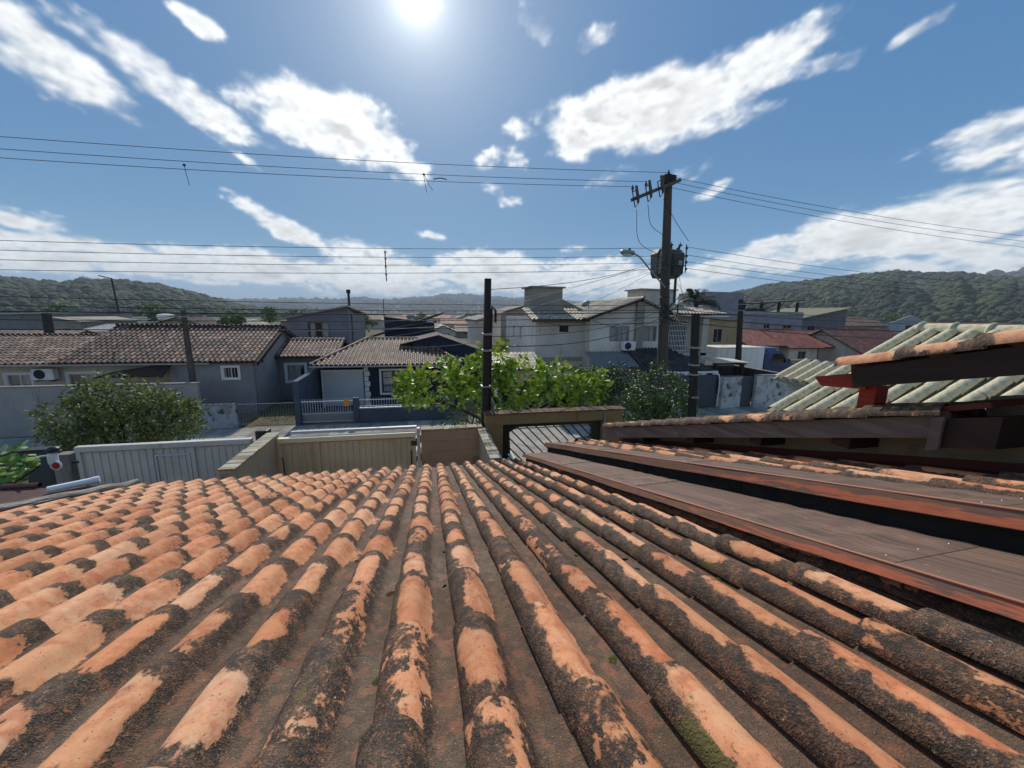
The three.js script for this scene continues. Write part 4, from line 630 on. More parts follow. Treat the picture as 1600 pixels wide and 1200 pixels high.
  const gt = thing('driveway_gate', 'pale barred driveway gate with orange plate, blue house front', 'gate', [-4.3, 0, -17.35]);
  part(gt, 'frame', merge([Bx(-5.38, -3.32, .44, .49, -17.39, -17.34), Bx(-5.38, -3.32, .08, .13, -17.39, -17.34), Bx(-5.38, -3.32, .96, 1.0, -17.39, -17.34)]), mat.railGrey); part(gt, 'lower_panel', Bx(-5.36, -3.34, .13, .44, -17.37, -17.36), mat.slateWall);
  for (let x = -5.32; x < -3.33; x += .1) part(gt, 'bar', Bx(x - .011, x + .011, .49, 1.1, -17.338, -17.322), mat.railGrey);
  const sg = single('warning_plate', 'small orange plate hung on the driveway gate', 'sign', Rb(-3.68, -3.46, .76, 1.07, -17.318, -17.305, .004), mat.orange);
}
// --- grey house with a stovepipe behind
{
  const h = thing('grey_house', 'grey lilac two-storey house with lean roof and dark stovepipe', 'house', [-7.5, 0, -32]);
  part(h, 'front_wall', plate([[-9.75, 0], [-5.9, 0], [-5.9, 5.05], [-9.75, 4.22]], -30.2, -30, [[-8.45, -7.0, 2.9, 4.02]]), mat.lilacGrey);
  windowIn(h, -8.45, -7.0, 2.9, 4.02, -30, { frame: mat.greenFrame, n: 3, t: .07, curtain: [[.1, .35], [.62, .95]] });
  part(h, 'side_wall', sidePlate([[-30, 0], [-30, 5.05], [-33.2, 4.5], [-37.5, 4.5], [-37.5, 0]], -5.9, -5.7), mat.sideGrey); part(h, 'rear_wall', Bx(-9.75, -5.9, 0, 4.3, -37.5, -37.3), mat.sideGrey); part(h, 'left_wall', Bx(-9.75, -9.55, 0, 4.2, -37.3, -30.2), mat.sideGrey);
  part(h, 'roof', slab([-10.25, 4.24, -29.7], [-5.6, 5.22, -29.7], [-5.6, 4.7, -37.7], [-10.25, 4.24, -37.7], .1), mat.tankGrey);
  part(h, 'stovepipe', merge([rod([-5.72, 4.9, -30.8], [-5.72, 6.15, -30.8], .085, .085, 12), rod([-5.72, 6.1, -30.8], [-5.72, 6.36, -30.8], .15, .15, 12)]), M(0x2c2a28, .8));
  part(h, 'annex_wall', Bx(-10.5, -9.76, 0, 4.05, -34, -31), mat.concrete); part(h, 'down_pipe', rod([-5.66, 0, -31.2], [-5.66, 4.6, -31.2], .045), M(0x4d5158, .6));
  part(h, 'antenna', merge([rod([-10.3, 4.3, -30.2], [-10.3, 5.0, -30.2], .03), rod([-10.3, 4.5, -30.2], [-9.4, 5.05, -30.2], .02), rod([-9.95, 4.4, -30.2], [-9.8, 5.0, -30.2], .015)]), mat.galv);
}
// --- white two-storey house
{
  const h = thing('two_storey_house', 'white two-storey house with pale tile roofs and two rooftop tanks, centre', 'house', [11, 0, -24]);
  const F = -20;
  part(h, 'gable_wall', plate([[8.7, 0], [13.2, 0], [13.2, 4.98], [11.6, 5.62], [8.7, 4.68]], F - .2, F, [[9.86, 11.05, 3.34, 4.22], [11.9, 12.78, 3.34, 4.22]]), mat.white);
  windowIn(h, 9.86, 11.05, 3.34, 4.22, F, { curtain: [[.05, .4], [.5, .95]], n: 3, frame: mat.greyMetal }); windowIn(h, 11.9, 12.78, 3.34, 4.22, F, { curtain: [[.2, .9]], n: 2, frame: mat.greyMetal });
  part(h, 'pillar', Bx(11.35, 11.8, 0, 5.55, F + .002, F + .22), mat.tankGrey);
  part(h, 'left_wall', plate([[5.75, 0], [8.7, 0], [8.7, 4.6], [5.75, 4.6]], F - .7, F - .5, [[7.08, 7.6, 3.82, 4.18]]), mat.paleGrey); windowIn(h, 7.08, 7.6, 3.82, 4.18, F - .5, { dark: 1, frame: mat.darkMetal, t: .03 });
  part(h, 'left_return', Bx(8.5, 8.7, 0, 4.6, F - .5, F - .2), mat.paleGrey);
  part(h, 'string_course', Bx(5.75, 8.7, 2.2, 2.42, F - .5, F - .46), mat.tankGrey);
  part(h, 'side_wall', sidePlate([[F - .7, 0], [F - .7, 4.6], [-29, 4.6], [-29, 0]], 5.75, 5.95, [[-24.6, -24.0, 3.2, 4.0], [-26.6, -26.0, 3.2, 4.0]]), mat.white); part(h, 'side_window', Bx(5.9, 5.92, 3.2, 4.0, -24.6, -24.0), mat.glass); part(h, 'side_window', Bx(5.9, 5.92, 3.2, 4.0, -26.6, -26.0), mat.glass);
  part(h, 'rear_wall', Bx(5.95, 16.4, 0, 4.6, -29.2, -29), mat.white);
  part(h, 'balcony_wall', plate([[13.2, 0], [16.2, 0], [16.2, 4.85], [13.2, 4.85]], F - 1.0, F - .8, [[14.0, 15.3, 2.75, 4.5]]), mat.creamWall);
  const dr = part(h, 'balcony_door', Bx(14.0, 15.3, 2.75, 4.5, F - .98, F - .94), mat.glass); for (let x = 14.0; x <= 15.31; x += .108) part(dr, 'grille_bar', Bx(x - .014, x + .014, 2.6, 4.5, F - .78, F - .75), mat.whiteTrim); for (let y = 2.7; y < 4.5; y += .3) part(dr, 'grille_rail', Bx(13.98, 15.32, y, y + .03, F - .749, F - .73), mat.whiteTrim);
  part(h, 'balcony_slab', Bx(13.2, 16.6, 2.5, 2.66, F - .8, F + .1), mat.creamWall); part(h, 'balcony_column', Bx(15.7, 16.1, 0, 4.85, F - .2, F + .1), mat.creamWall); part(h, 'wall_return', Bx(13.2, 13.6, 0, 4.9, F - .8, F - .2), mat.tankGrey); part(h, 'right_wall', Bx(16.2, 16.4, 0, 4.85, -29, F - .8), mat.creamWall);
  gableZ(h, 8.35, 4.58, 13.75, 4.86, 11.6, 5.72, F + .4, -28.5, palClay);
  part(h, 'verge_left', plate([[8.3, 4.62], [11.6, 5.76], [11.6, 5.64], [8.3, 4.48]], F + .34, F + .4), M(0x6a4a3a, .85)); part(h, 'verge_right', plate([[11.6, 5.76], [13.8, 4.9], [13.8, 4.76], [11.6, 5.62]], F + .34, F + .4), mat.whiteTrim);
  { const f = V3(0, .78, -3.6), L = f.length(); tileFace(h, V3(13.3, 4.92, F + .35), V3(1, 0, 0), f.normalize(), 3.9, L, palClay, (u, v) => u < 3.9 - v * .75); part(h, 'roof_deck', slab([13.3, 4.9, F + .35], [17.2, 4.9, F + .35], [14.4, 5.68, F - 3.25], [13.3, 5.68, F - 3.25], .06), deckM); const g = V3(-2.8, .78, 0), L2 = g.length(); tileFace(h, V3(17.2, 4.92, F + .35), V3(0, 0, -1), g.normalize(), 7, L2, palClay, (u, v) => u > v * 1.1); part(h, 'roof_deck', slab([17.2, 4.9, F + .35], [17.2, 4.9, -27.5], [14.4, 5.68, -27.5], [14.4, 5.68, F - 3.25], .06), deckM); part(h, 'eave_board', Bx(13.3, 17.2, 4.78, 4.88, F + .3, F + .34), mat.whiteTrim); }
  { const f = V3(0, .62, -2.4), L = f.length(); tileFace(h, V3(5.4, 4.5, F - .1), V3(1, 0, 0), f.normalize(), 3.4, L, palClay); part(h, 'roof_deck', slab([5.4, 4.48, F - .1], [8.8, 4.48, F - .1], [8.8, 5.1, F - 2.5], [5.4, 5.1, F - 2.5], .06), deckM); part(h, 'eave_board', Bx(5.4, 8.4, 4.36, 4.46, F - .13, F - .09), M(0x6a4a3a, .85)); }
  part(h, 'tank_tower', Bx(5.9, 7.72, 4.5, 6.3, -24, -22), mat.tankGrey); part(h, 'tank_cap', Bx(5.74, 7.86, 6.302, 6.38, -24.15, -21.88), mat.tankGrey); part(h, 'tower_gable', plate([[7.72, 4.9], [10.1, 4.9], [7.72, 5.95]], -23.6, -23.4), mat.tankGrey);
  part(h, 'tank_tower', Bx(12.85, 15.1, 5.2, 6.34, -23.8, -22), mat.creamWall); part(h, 'tank_cap', Bx(12.7, 15.25, 6.342, 6.42, -23.95, -21.88), mat.tankGrey);
  const cp = thing('carport', 'grey corrugated carport roof in front of the white house', 'carport', [10, 0, -19]);
  { const n = 60, pos = [], idx = []; for (let i = 0; i <= n; i++) for (const [y, z] of [[2.78, -19.9], [2.14, -18.2]]) pos.push(mix(8.4, 11.9, i / n), y + .035 * Math.sin(i * Math.PI / 2.0), z); for (let i = 0; i < n; i++) { const a = i * 2; idx.push(a, a + 1, a + 2, a + 1, a + 3, a + 2); } const g = new THREE.BufferGeometry(); g.setAttribute('position', new THREE.Float32BufferAttribute(pos, 3)); g.setIndex(idx); g.computeVertexNormals(); part(cp, 'corrugated_sheet', g, M(0x77797a, .7, { side: THREE.DoubleSide })); }
  for (const x of [8.6, 11.7]) part(cp, 'post', Bx(x - .06, x + .06, 0, 2.1, -18.4, -18.28), mat.woodDark);
  const cq = thing('garage_roof', 'dark tile garage roof with white gutter beside the utility pole', 'garage', [13, 0, -18.6]);
  { const f = V3(0, 1.02, -2.2), L = f.length(); tileFace(cq, V3(10.9, 1.94, -17.7), V3(1, 0, 0), f.normalize(), 4.15, L, darkClay, (u, v) => u < 4.15 - v * .62 ); part(cq, 'roof_deck', slab([10.9, 1.92, -17.7], [15.05, 1.92, -17.7], [13.5, 2.94, -19.9], [10.9, 2.94, -19.9], .06), deckM); }
  part(cq, 'gutter', Rb(12.1, 15.1, 1.82, 1.92, -17.68, -17.56, .02), mat.whiteTrim); part(cq, 'down_pipe', tube([[15.0, 1.84, -17.6], [15.06, 1.7, -17.45], [15.08, 1.5, -17.4], [15.08, 0, -17.4]], .045, 20, 8), mat.whiteTrim);
  part(cq, 'gate_leaf', Bx(12.2, 13.58, .05, 1.74, -17.5, -17.46), mat.gateDark); part(cq, 'gate_leaf', Bx(13.62, 14.95, .05, 1.74, -17.5, -17.46), mat.gateDark); for (const x of [12.25, 13.0, 14.0, 14.7]) part(cq, 'light_panel', Bx(x, x + .3, 1.76, 1.82, -17.52, -17.48), mat.whiteTrim); part(cq, 'back_wall', Bx(11, 15, 0, 1.9, -19.8, -19.7), mat.paleGrey);
  acUnit('white air conditioner unit on the white two-storey house', 10.9, 2.86, -19.7);
  const sd = thing('satellite_dish', 'small satellite dish on the roof of the white house', 'satellite dish', [10.0, 5.2, -23.4]); part(sd, 'dish', new THREE.SphereGeometry(.42, 16, 8, 0, 6.3, 0, .75).rotateX(-.9).rotateY(2.2).translate(9.92, 5.3, -23.4), M(0x84888a, .6, { side: THREE.DoubleSide })); part(sd, 'arm', merge([rod([10.0, 5.0, -23.4], [9.95, 5.6, -23.4], .03), rod([9.95, 5.6, -23.4], [10.3, 5.65, -23.1], .015)]), mat.darkMetal);
  // stained white enclosure walls
  const w = thing('enclosure_wall', 'white street wall stained with black mould, right of the garage', 'wall', [17, 0, -17.2]);
  part(w, 'wall', Bx(15.12, 16.28, -.05, 1.68, -17.35, -17.15), mat.mouldWhite); part(w, 'wall', Bx(17.05, 19.2, -.05, 1.72, -17.2, -17.0), mat.mouldWhite); part(w, 'gate_leaf', Bx(16.3, 17.03, -.02, 1.66, -17.3, -17.24), mat.gateDark); part(w, 'side_wall', Bx(19.0, 19.2, -.05, 1.72, -21, -17.2), mat.mouldBlock); part(w, 'back_wall', Bx(15.1, 19.0, -.05, 1.76, -21, -20.8), mat.mouldBlock); part(w, 'coping', Rb(15.1, 16.28, 1.682, 1.71, -17.38, -17.12, .008), mat.redPaintDark); part(w, 'coping', Rb(17.03, 19.24, 1.722, 1.75, -17.23, -16.97, .008), mat.concrete); part(w, 'coping', Rb(18.97, 19.23, 1.722, 1.75, -21, -17.235, .008), mat.concrete);
  const cn = thing('canopy', 'small pale canopy on posts behind the stained wall', 'canopy', [17.3, 0, -20]); part(cn, 'roof_sheet', slab([16.1, 2.3, -19.2], [18.6, 2.12, -19.2], [18.6, 2.2, -20.6], [16.1, 2.4, -20.6], .05), M(0xc7bfae, .8)); part(cn, 'beam', Bx(16.2, 18.5, 2.0, 2.1, -19.4, -19.3), mat.woodDark); for (const x of [16.4, 18.2]) part(cn, 'post', Bx(x - .09, x + .09, 0, 2.0, -19.45, -19.25), mat.woodDark);
}
// ---------------------------------------------------------------- poles and wires
const PZ = -15.9;
{
  const p = thing('utility_pole', 'tall concrete utility pole with transformer and tilted crossarm', 'utility pole', [10.72, 0, PZ]);
  const top = [10.12, 10.68, PZ], at = y => mix(10.74, 10.12, y / 10.68);
  part(p, 'pole', rod([10.74, -.1, PZ], top, .27, .155, 14), mat.pole);
  for (const y of [7.0, 6.2, 5.6, 5.2, 4.7]) part(p, 'band', new THREE.TorusGeometry(mix(.26, .16, y / 10.68) + .012, .02, 6, 20).rotateX(Math.PI / 2).translate(at(y), y, PZ), mat.darkMetal);
  // crossarm slopes down to the left
  const a = [10.55, 10.45, PZ + .2], b = [8.35, 9.5, PZ + .28];
  part(p, 'crossarm', (() => { const A = V3(...a), D = V3(...b).sub(A); const g = new THREE.BoxGeometry(D.length(), .13, .11); g.rotateZ(Math.atan2(D.y, D.x)); const c = A.clone().addScaledVector(D, .5); return g.translate(c.x, c.y, c.z); })(), mat.woodGrey);
  part(p, 'top_cap', Rb(9.86, 10.4, 10.3, 10.66, PZ - .18, PZ + .18, .02), mat.woodDark);
  for (const t of [.42, .66, .92]) { const x = mix(a[0], b[0], t), y = mix(a[1], b[1], t), z = PZ + .35;
    const f = part(p, 'fuse_cutout', merge([rod([x - .06, y + .46, z], [x + .05, y + .0, z], .055, .07, 8), rod([x + .05, y + .0, z], [x + .08, y - .2, z], .07, .045, 8)]), M(0x4a3d36, .35));
    part(f, 'fuse_tube', rod([x - .22, y + .2, z + .02], [x - .06, y - .38, z + .02], .022), M(0x2e2b29, .5)); part(f, 'fuse_bracket', merge([rod([x - .22, y + .2, z + .02], [x - .02, y + .3, z], .02), rod([x - .06, y - .38, z + .02], [x + .08, y - .2, z], .02)]), mat.darkMetal); }
  for (const [x, y] of [[10.12, 10.72], [9.1, 10.2], [8.5, 10.0]]) part(p, 'insulator', merge([rod([x, y - .12, PZ], [x, y + .16, PZ], .03), rod([x, y, PZ], [x, y + .08, PZ], .07, .05)]), mat.ceramic);
  // transformer with cooling fins, bushings and brackets
  const tx = 10.62, ty = 7.15, tz = PZ + .06;
  const tr = part(p, 'transformer', (() => { const s = new THREE.Shape([[-.62, -.42], [-.5, -.62], [.45, -.62], [.68, -.4], [.7, .38], [.5, .58], [-.55, .58], [-.66, .4]].map(q => new THREE.Vector2(...q))); const g = new THREE.ExtrudeGeometry(s, { depth: .5, bevelEnabled: true, bevelSize: .03, bevelThickness: .03, bevelSegments: 2 }); g.translate(tx + .18, ty, tz - .95); return g; })(), M(0x6f7068, .6, { map: tConcrete }));
  for (let k = 0; k < 6; k++) part(tr, 'cooling_fin', Rb(tx - .42 + k * .07, tx - .40 + k * .07, ty - .5, ty + .45, tz - .42, tz - .2, .006), M(0x75766e, .6)); 
  for (let k = 0; k < 6; k++) part(tr, 'cooling_fin', Rb(tx + .28 + k * .08, tx + .30 + k * .08, ty - .5, ty + .45, tz - .42, tz - .2, .006), M(0x75766e, .6));
  part(tr, 'rating_plate', Bx(tx + .44, tx + .62, ty - .14, ty + .1, tz - .19, tz - .18), mat.galv);
  for (const [x, l] of [[tx - .02, 0], [tx + .3, .05], [tx + .66, .16]]) part(tr, 'bushing', merge([0, 1, 2, 3].map(k => new THREE.CylinderGeometry(.05 + .03 * (k % 2), .06 + .03 * (k % 2), .07, 10).translate(x + l * k * .3, ty + .62 + k * .075, tz - .7)).concat([rod([x, ty + .55, tz - .7], [x + l, ty + .98, tz - .7], .02)])), mat.ceramic);
  part(p, 'cable_duct', rod([10.72, 5.35, PZ + .3], [10.68, 6.6, PZ + .3], .06, .06, 10), mat.darkMetal);
  // street lamp arm
  const lm = part(p, 'lamp_arm', tube([[10.24, 6.02, PZ + .25], [9.4, 6.72, PZ + .35], [8.72, 7.28, PZ + .42], [8.5, 7.34, PZ + .44]], .035, 20, 8), mat.galv);
  const lh = new THREE.CapsuleGeometry(.15, .36, 8, 16); lh.rotateZ(Math.PI / 2 - .1); lh.scale(1, .72, 1); part(lm, 'lamp_head', lh.translate(8.22, 7.38, PZ + .45), M(0x8e9090, .4, { metalness: .4 })); const lg = new THREE.SphereGeometry(.15, 16, 10, 0, 6.3, Math.PI / 2, Math.PI / 2); lg.scale(1.5, .7, .9); part(lm, 'lamp_lens', lg.translate(8.2, 7.31, PZ + .45), mat.lampGlass); part(lm, 'photocell', rod([8.3, 7.46, PZ + .45], [8.3, 7.56, PZ + .45], .05), mat.darkMetal);
  for (const [x0, y0, xm, ym, x1, y1] of [[8.55, 9.1, 8.85, 7.9, 9.9, 7.4], [9.05, 9.35, 9.35, 8.6, 10.1, 8.2], [9.75, 9.6, 10.6, 8.7, 11.3, 8.05]]) part(p, 'jumper_cable', tube([[x0, y0, PZ + .35], [xm, ym, PZ + .2], [x1, y1, PZ + .1]], .012, 16, 5), mat.wire);
  for (const y of [7.65, 7.32, 7.05, 6.76]) part(p, 'spool_insulator', new THREE.CylinderGeometry(.06, .06, .09, 10).translate(at(y) + .95, y + .1, PZ + .1), mat.ceramic);
  part(p, 'spool_rack', merge([rod([11.28, 6.7, PZ + .1], [11.22, 7.9, PZ + .1], .025), rod([10.5, 7.0, PZ + .1], [11.26, 7.0, PZ + .1], .025)]), mat.darkMetal);
  part(p, 'cable_bundle', tube([[10.2, 5.4, PZ + .3], [10.5, 5.0, PZ + .42], [10.9, 5.3, PZ + .3], [10.7, 4.6, PZ + .44], [10.3, 4.85, PZ + .35], [10.55, 5.35, PZ + .42]], .035, 50, 6), mat.wire);
}
function post(name, label, base, top, w0, w1, z, m, bands) {
  const p = thing(name, label, 'post', [base, 0, z]);
  const s = new THREE.CylinderGeometry(w1 * .71, w0 * .71, top[1] + .1, 4); s.rotateY(Math.PI / 4); s.translate(0, top[1] / 2 - .05, 0); const q = s.attributes.position; for (let i = 0; i < q.count; i++) q.setX(i, q.getX(i) + base + (top[0] - base) * (q.getY(i) / top[1])); const g = s.toNonIndexed(); g.computeVertexNormals(); g.translate(0, 0, z); part(p, 'shaft', boxUV(g, 1), m);
  for (const y of bands) part(p, 'strap', Bx(mix(base, top[0], y / top[1]) - w0 * .62, mix(base, top[0], y / top[1]) + w0 * .62, y - .02, y + .02, z - w0 * .62, z + w0 * .62), mat.galv); return p;
}
{ const p = post('service_post', 'dark square service post rising beside the ochre gateway', 1.14, [1.25, 5.52], .17, .13, -8.35, mat.postDark, [4.0, 4.35, 3.2]);
  part(p, 'conduit', tube([[1.3, 0.2, -8.42], [1.34, 4.6, -8.42], [1.36, 4.95, -8.42], [1.42, 4.9, -8.42], [1.43, 4.6, -8.42]], .028, 40, 6), mat.blackMetal); }
{ const p = post('service_post', 'dark square service post standing behind the round bush on the right', 6.95, [6.62, 4.86], .16, .14, -8.7, mat.postDark, [3.55, 4.0, 2.7, 3.3]);
  part(p, 'conduit', rod([6.72, .2, -8.6], [6.6, 3.2, -8.6], .03), mat.blackMetal); }
post('street_pole', 'leaning weathered pole before the long house on the left', -9.5, [-9.5, 4.76], .19, .13, -17.85, mat.pole, [4.5]);
post('street_pole', 'dark pole standing beside the parked truck', 20.5, [20.0, 5.9], .3, .2, -22, mat.postDark, [5.6, 5.2]);
post('street_pole', 'short dark pole behind the roof of the long house, far left', -31.4, [-31.2, 4.3], .45, .4, -40, mat.postDark, []);
{ const p = post('street_pole', 'thin far street light pole before the left hill', -58.6, [-59, 10.4], .3, .2, -90, mat.postDark, []); part(p, 'lamp_arm', rod([-59, 10.3, -90], [-61, 10.8, -90], .1), mat.postDark); }
{ const p = post('street_pole', 'utility pole left of the frame carrying the street wires', -26.2, [-26, 10.3], .34, .24, PZ, mat.pole, [7, 6]); part(p, 'crossarm', Bx(-27, -25, 9.75, 9.9, PZ + .12, PZ + .24), mat.woodGrey); }
{ const p = post('street_pole', 'utility pole right of the frame carrying the street wires', 42.2, [42, 10.6], .34, .24, PZ, mat.pole, [7, 6]); part(p, 'crossarm', Bx(41, 43, 9.85, 10, PZ + .12, PZ + .24), mat.woodGrey); }
function wire(label, a, b, sag, rIn = .014, m = mat.wire, grp = 'overhead wires') {
  const r = rIn * .68, pts = []; for (let i = 0; i <= 16; i++) { const t = i / 16; pts.push([mix(a[0], b[0], t), mix(a[1], b[1], t) - sag * 4 * t * (1 - t), mix(a[2], b[2], t)]); }
  return single('overhead_wire', label, 'wire', tube(pts, r, 32, 5), m, grp, a);
}
const W3 = ['uppermost', 'second', 'third', 'fourth'];
[[10.12, 10.78, 9.65], [9.1, 10.34, 9.35], [8.5, 10.1, 9.08]].forEach(([x, y, yl], i) => { wire(`${W3[i]} high voltage wire running left from the transformer pole`, [x, y, PZ], [-26, yl - .35 + .62, PZ], .36, .014); });
[[10.3, 10.62, 10.05], [10.35, 10.42, 9.75], [10.3, 10.2, 9.4]].forEach(([x, y, yr], i) => wire(`${W3[i]} high voltage wire running right from the transformer pole`, [x, y, PZ], [42, yr - .7, PZ], .42, .014));
[[7.7, 6.95], [7.36, 6.68], [7.08, 6.38], [6.8, 6.06]].forEach(([y, yl], i) => { wire(`${W3[i]} low voltage wire running left from the transformer pole`, [10.2, y, PZ + .2], [-26, yl - .12, PZ], .32, .014, mat.wire); wire(`${W3[i]} low voltage wire running right from the transformer pole`, [11.3, y + .1, PZ + .1], [42, y - .75 + i * .05, PZ], .5, .014, mat.wire); });
[[5.25, 5.32, .2, .016], [5.05, 5.02, .22, .02], [4.95, 4.76, .2, .03], [4.72, 4.5, .22, .022], [4.5, 4.25, .3, .026]].forEach(([y, yl, s, r], i) => wire(`${['uppermost', 'second', 'thick third', 'fourth', 'lowest'][i]} telephone cable running left from the pole`, [10.45, y, PZ + .25], [-26, yl, PZ], s, r));
[[5.1, 5.0, .5, .02], [4.85, 4.6, .6, .03], [4.6, 4.25, .7, .026]].forEach(([y, yr, s, r], i) => wire(`${['upper', 'thick middle', 'lower'][i]} telephone cable running right from the pole`, [10.6, y, PZ + .25], [42, yr, PZ], s, r));
wire('service wire from the pole down to the left service post', [10.2, 7.3, PZ + .2], [1.3, 5.3, -8.35], .25, .012);
wire('lower service wire from the pole to the left service post', [10.3, 5.1, PZ + .3], [1.3, 4.3, -8.35], .3, .014);
wire('slack cable from the pole to the left service post', [10.4, 4.85, PZ + .3], [1.25, 4.1, -8.35], .42, .02);
wire('drop cable from the pole to the blue house roof', [10.1, 7.2, PZ + .2], [-2.0, 3.9, -23], .3, .012, mat.wireGrey);
wire('drop cable from the pole to the white house gable', [10.2, 7.0, PZ + .2], [8.0, 5.0, -21.5], .15, .012, mat.wireGrey);
wire('drop cable from the pole to the garage roof', [10.9, 6.6, PZ + .2], [14.5, 4.8, -19.5], .3, .012, mat.wireGrey);
wire('service wire from the pole to the right service post', [10.6, 5.2, PZ + .3], [6.63, 4.7, -8.7], .35, .014);
wire('long drop wire from the left service post to the blue house', [1.2, 4.2, -8.35], [-3.4, 3.3, -23.4], .3, .01);
wire('cable from the transformer pole to the pole by the truck', [10.8, 5.0, PZ], [20.05, 5.3, -22], .3, .022);
wire('second cable from the transformer pole to the pole by the truck', [10.8, 4.7, PZ], [20.1, 4.7, -22], .35, .02);
wire('cable from the pole by the truck running off to the right', [20.05, 5.3, -22], [70, 5.0, -30], .6, .03);
wire('thin cable strung before the left houses', [-9.5, 4.55, -17.85], [-31.2, 4.2, -40], .3, .02);
{ const s = thing('wire_spacer', 'upright spacer stick hanging on the low voltage wires', 'spacer', [-1.55, 5.8, PZ]); part(s, 'stick', rod([-1.55, 5.95, PZ + .02], [-1.56, 7.08, PZ + .02], .02), mat.darkMetal); for (const y of [6.2, 6.5, 6.78, 7.02]) part(s, 'clip', Rb(-1.59, -1.51, y - .02, y + .02, PZ - .03, PZ + .06, .008), mat.darkMetal); }
for (const [x, y, l] of [[-7.85, 9.5, 'small kite scrap caught on the wires at the left'], [-.05, 9.85, 'larger kite scrap and twigs caught on the wires near the middle']]) { const k = thing('kite_scrap', l, 'kite', [x, y, PZ]); part(k, 'paper', new THREE.TetrahedronGeometry(.06, 1).scale(1, .8, .3).translate(x, y + .02, PZ), M(0x2a2624, .8)); part(k, 'tail_string', tube([[x, y, PZ], [x + .03, y - .25, PZ], [x + .09, y - .62, PZ + .02]], .009, 12, 4), mat.wire); if (x > -1) { part(k, 'twig', tube([[x + .02, y, PZ], [x + .2, y - .35, PZ], [x + .32, y - .5, PZ]], .009, 10, 4), mat.wire); part(k, 'twig', tube([[x + .35, y - .12, PZ], [x + .6, y - .06, PZ], [x + .85, y - .09, PZ]], .02, 10, 5), mat.woodDark); } }

wire('thin house cable from the pole to the long house gable', [10.2, 7.1, PZ + .2], [-7.8, 3.6, -22], .5, .01, mat.wireGrey);
wire('thin house cable from the pole to the grey wing roof', [10.2, 6.9, PZ + .2], [-5.2, 3.0, -23.5], .5, .01, mat.wireGrey);
wire('loose cable sagging across the white house front', [10.3, 4.7, PZ + .3], [5.9, 4.4, -20.6], .35, .016);
wire('second loose cable sagging across the white house front', [10.3, 4.5, PZ + .3], [8.8, 4.5, -20.1], .3, .02);
wire('twin drop cable from the pole to the enclosure canopy', [10.9, 6.2, PZ + .2], [17.6, 3.0, -20.2], .3, .01, mat.wireGrey);
wire('thin wire from the left service post to the long house', [1.22, 4.6, -8.35], [-9.5, 4.4, -17.85], .3, .01, mat.wireGrey);
// ---------------------------------------------------------------- plants
function leafGeo(L, W, fold = .25, droop = .15, n = 3) {        // pointed oval leaf folded along its rib, from the origin along +z
  const pos = [], idx = []; const w = [0, .75, 1, .7, 0].slice(0, n + 2);
  const rows = n === 3 ? [0, .28, .6, .86, 1] : [0, .3, .62, .85, 1];
  rows.forEach((t, i) => { const ww = [.05, .78, 1, .6, .02][i] * W / 2, y = -droop * L * t * t; pos.push(-ww, y + ww * fold, t * L, 0, y, t * L, ww, y + ww * fold, t * L); });
  for (let i = 0; i < 4; i++) { const a = i * 3; idx.push(a, a + 3, a + 1, a + 1, a + 3, a + 4, a + 1, a + 4, a + 2, a + 2, a + 4, a + 5); }
  const g = new THREE.BufferGeometry(); g.setAttribute('position', new THREE.Float32BufferAttribute(pos, 3)); g.setIndex(idx); g.computeVertexNormals(); return g;
}
const leafM = (c, tr = .35, rough = .6) => new THREE.MeshPhysicalMaterial({ color: c, roughness: rough, transmission: tr, thickness: 0, side: THREE.DoubleSide, ior: 1.35 });
const leafC = (tr, rough) => leafM(0xffffff, tr, rough);
function sphereDir() { const z = rr(-1, 1), t = rr(0, 6.283), r = Math.sqrt(1 - z * z); return V3(r * Math.cos(t), z, r * Math.sin(t)); }
// crown: lobes [x,y,z,rx,ry,rz]; twigs end inside the lobes, leaves sit round the twig ends
function crownSpots(lobes, twigs, per, spread, shell = .55) {
  const out = [], vol = lobes.map(l => Math.pow(l[3] * l[4] * l[5], .7)), tot = vol.reduce((a, b) => a + b, 0);
  for (let i = 0; i < twigs; i++) { let q = rnd() * tot, k = 0; while (q > vol[k]) { q -= vol[k]; k++; } const l = lobes[k], d = sphereDir(), rad_ = mix(shell, 1.06, Math.pow(rnd(), .6)) * (.68 + .6 * vn(d.x * 2.3 + k * 7 + 5, d.y * 2.3 + d.z * 1.9 + 11)); const c = V3(l[0] + d.x * l[3] * rad_, l[1] + d.y * l[4] * rad_, l[2] + d.z * l[5] * rad_);
    for (let j = 0; j < per; j++) { const o = sphereDir().multiplyScalar(spread * Math.pow(rnd(), .5)); out.push({ p: c.clone().add(o), out: d.clone().multiplyScalar(.8).add(sphereDir()).normalize(), c }); } }
  return out;
}
const ZF = V3(0, 0, 1);
function leafMatrix(s, scale) { const dir = s.out.clone(); dir.y -= .15; dir.normalize(); const q = new THREE.Quaternion().setFromUnitVectors(ZF, dir); q.multiply(new THREE.Quaternion().setFromAxisAngle(ZF, rr(-1.5, 1.5))); return new THREE.Matrix4().compose(s.p, q, V3(scale, scale, scale)); }
function crownMesh(parent, name, geo, m, spots, s0, s1, cols) {
  const p = worldPos(parent), im = new THREE.InstancedMesh(geo, m, spots.length), c = new THREE.Color();
  spots.forEach((s, i) => { const q = { p: s.p.clone().sub(p), out: s.out }; im.setMatrixAt(i, leafMatrix(q, rr(s0, s1))); const k = pick(cols), f = rr(.75, 1.3); c.setRGB(k[0] * f, k[1] * f, k[2] * f); im.setColorAt(i, c); });
  shadow(im); im.name = name; im.userData = { kind: 'stuff' }; parent.add(im); return im;
}
const barkM = M(0x5a4a3a, .95, { map: tWood, bumpMap: bFine, bumpScale: .01 });
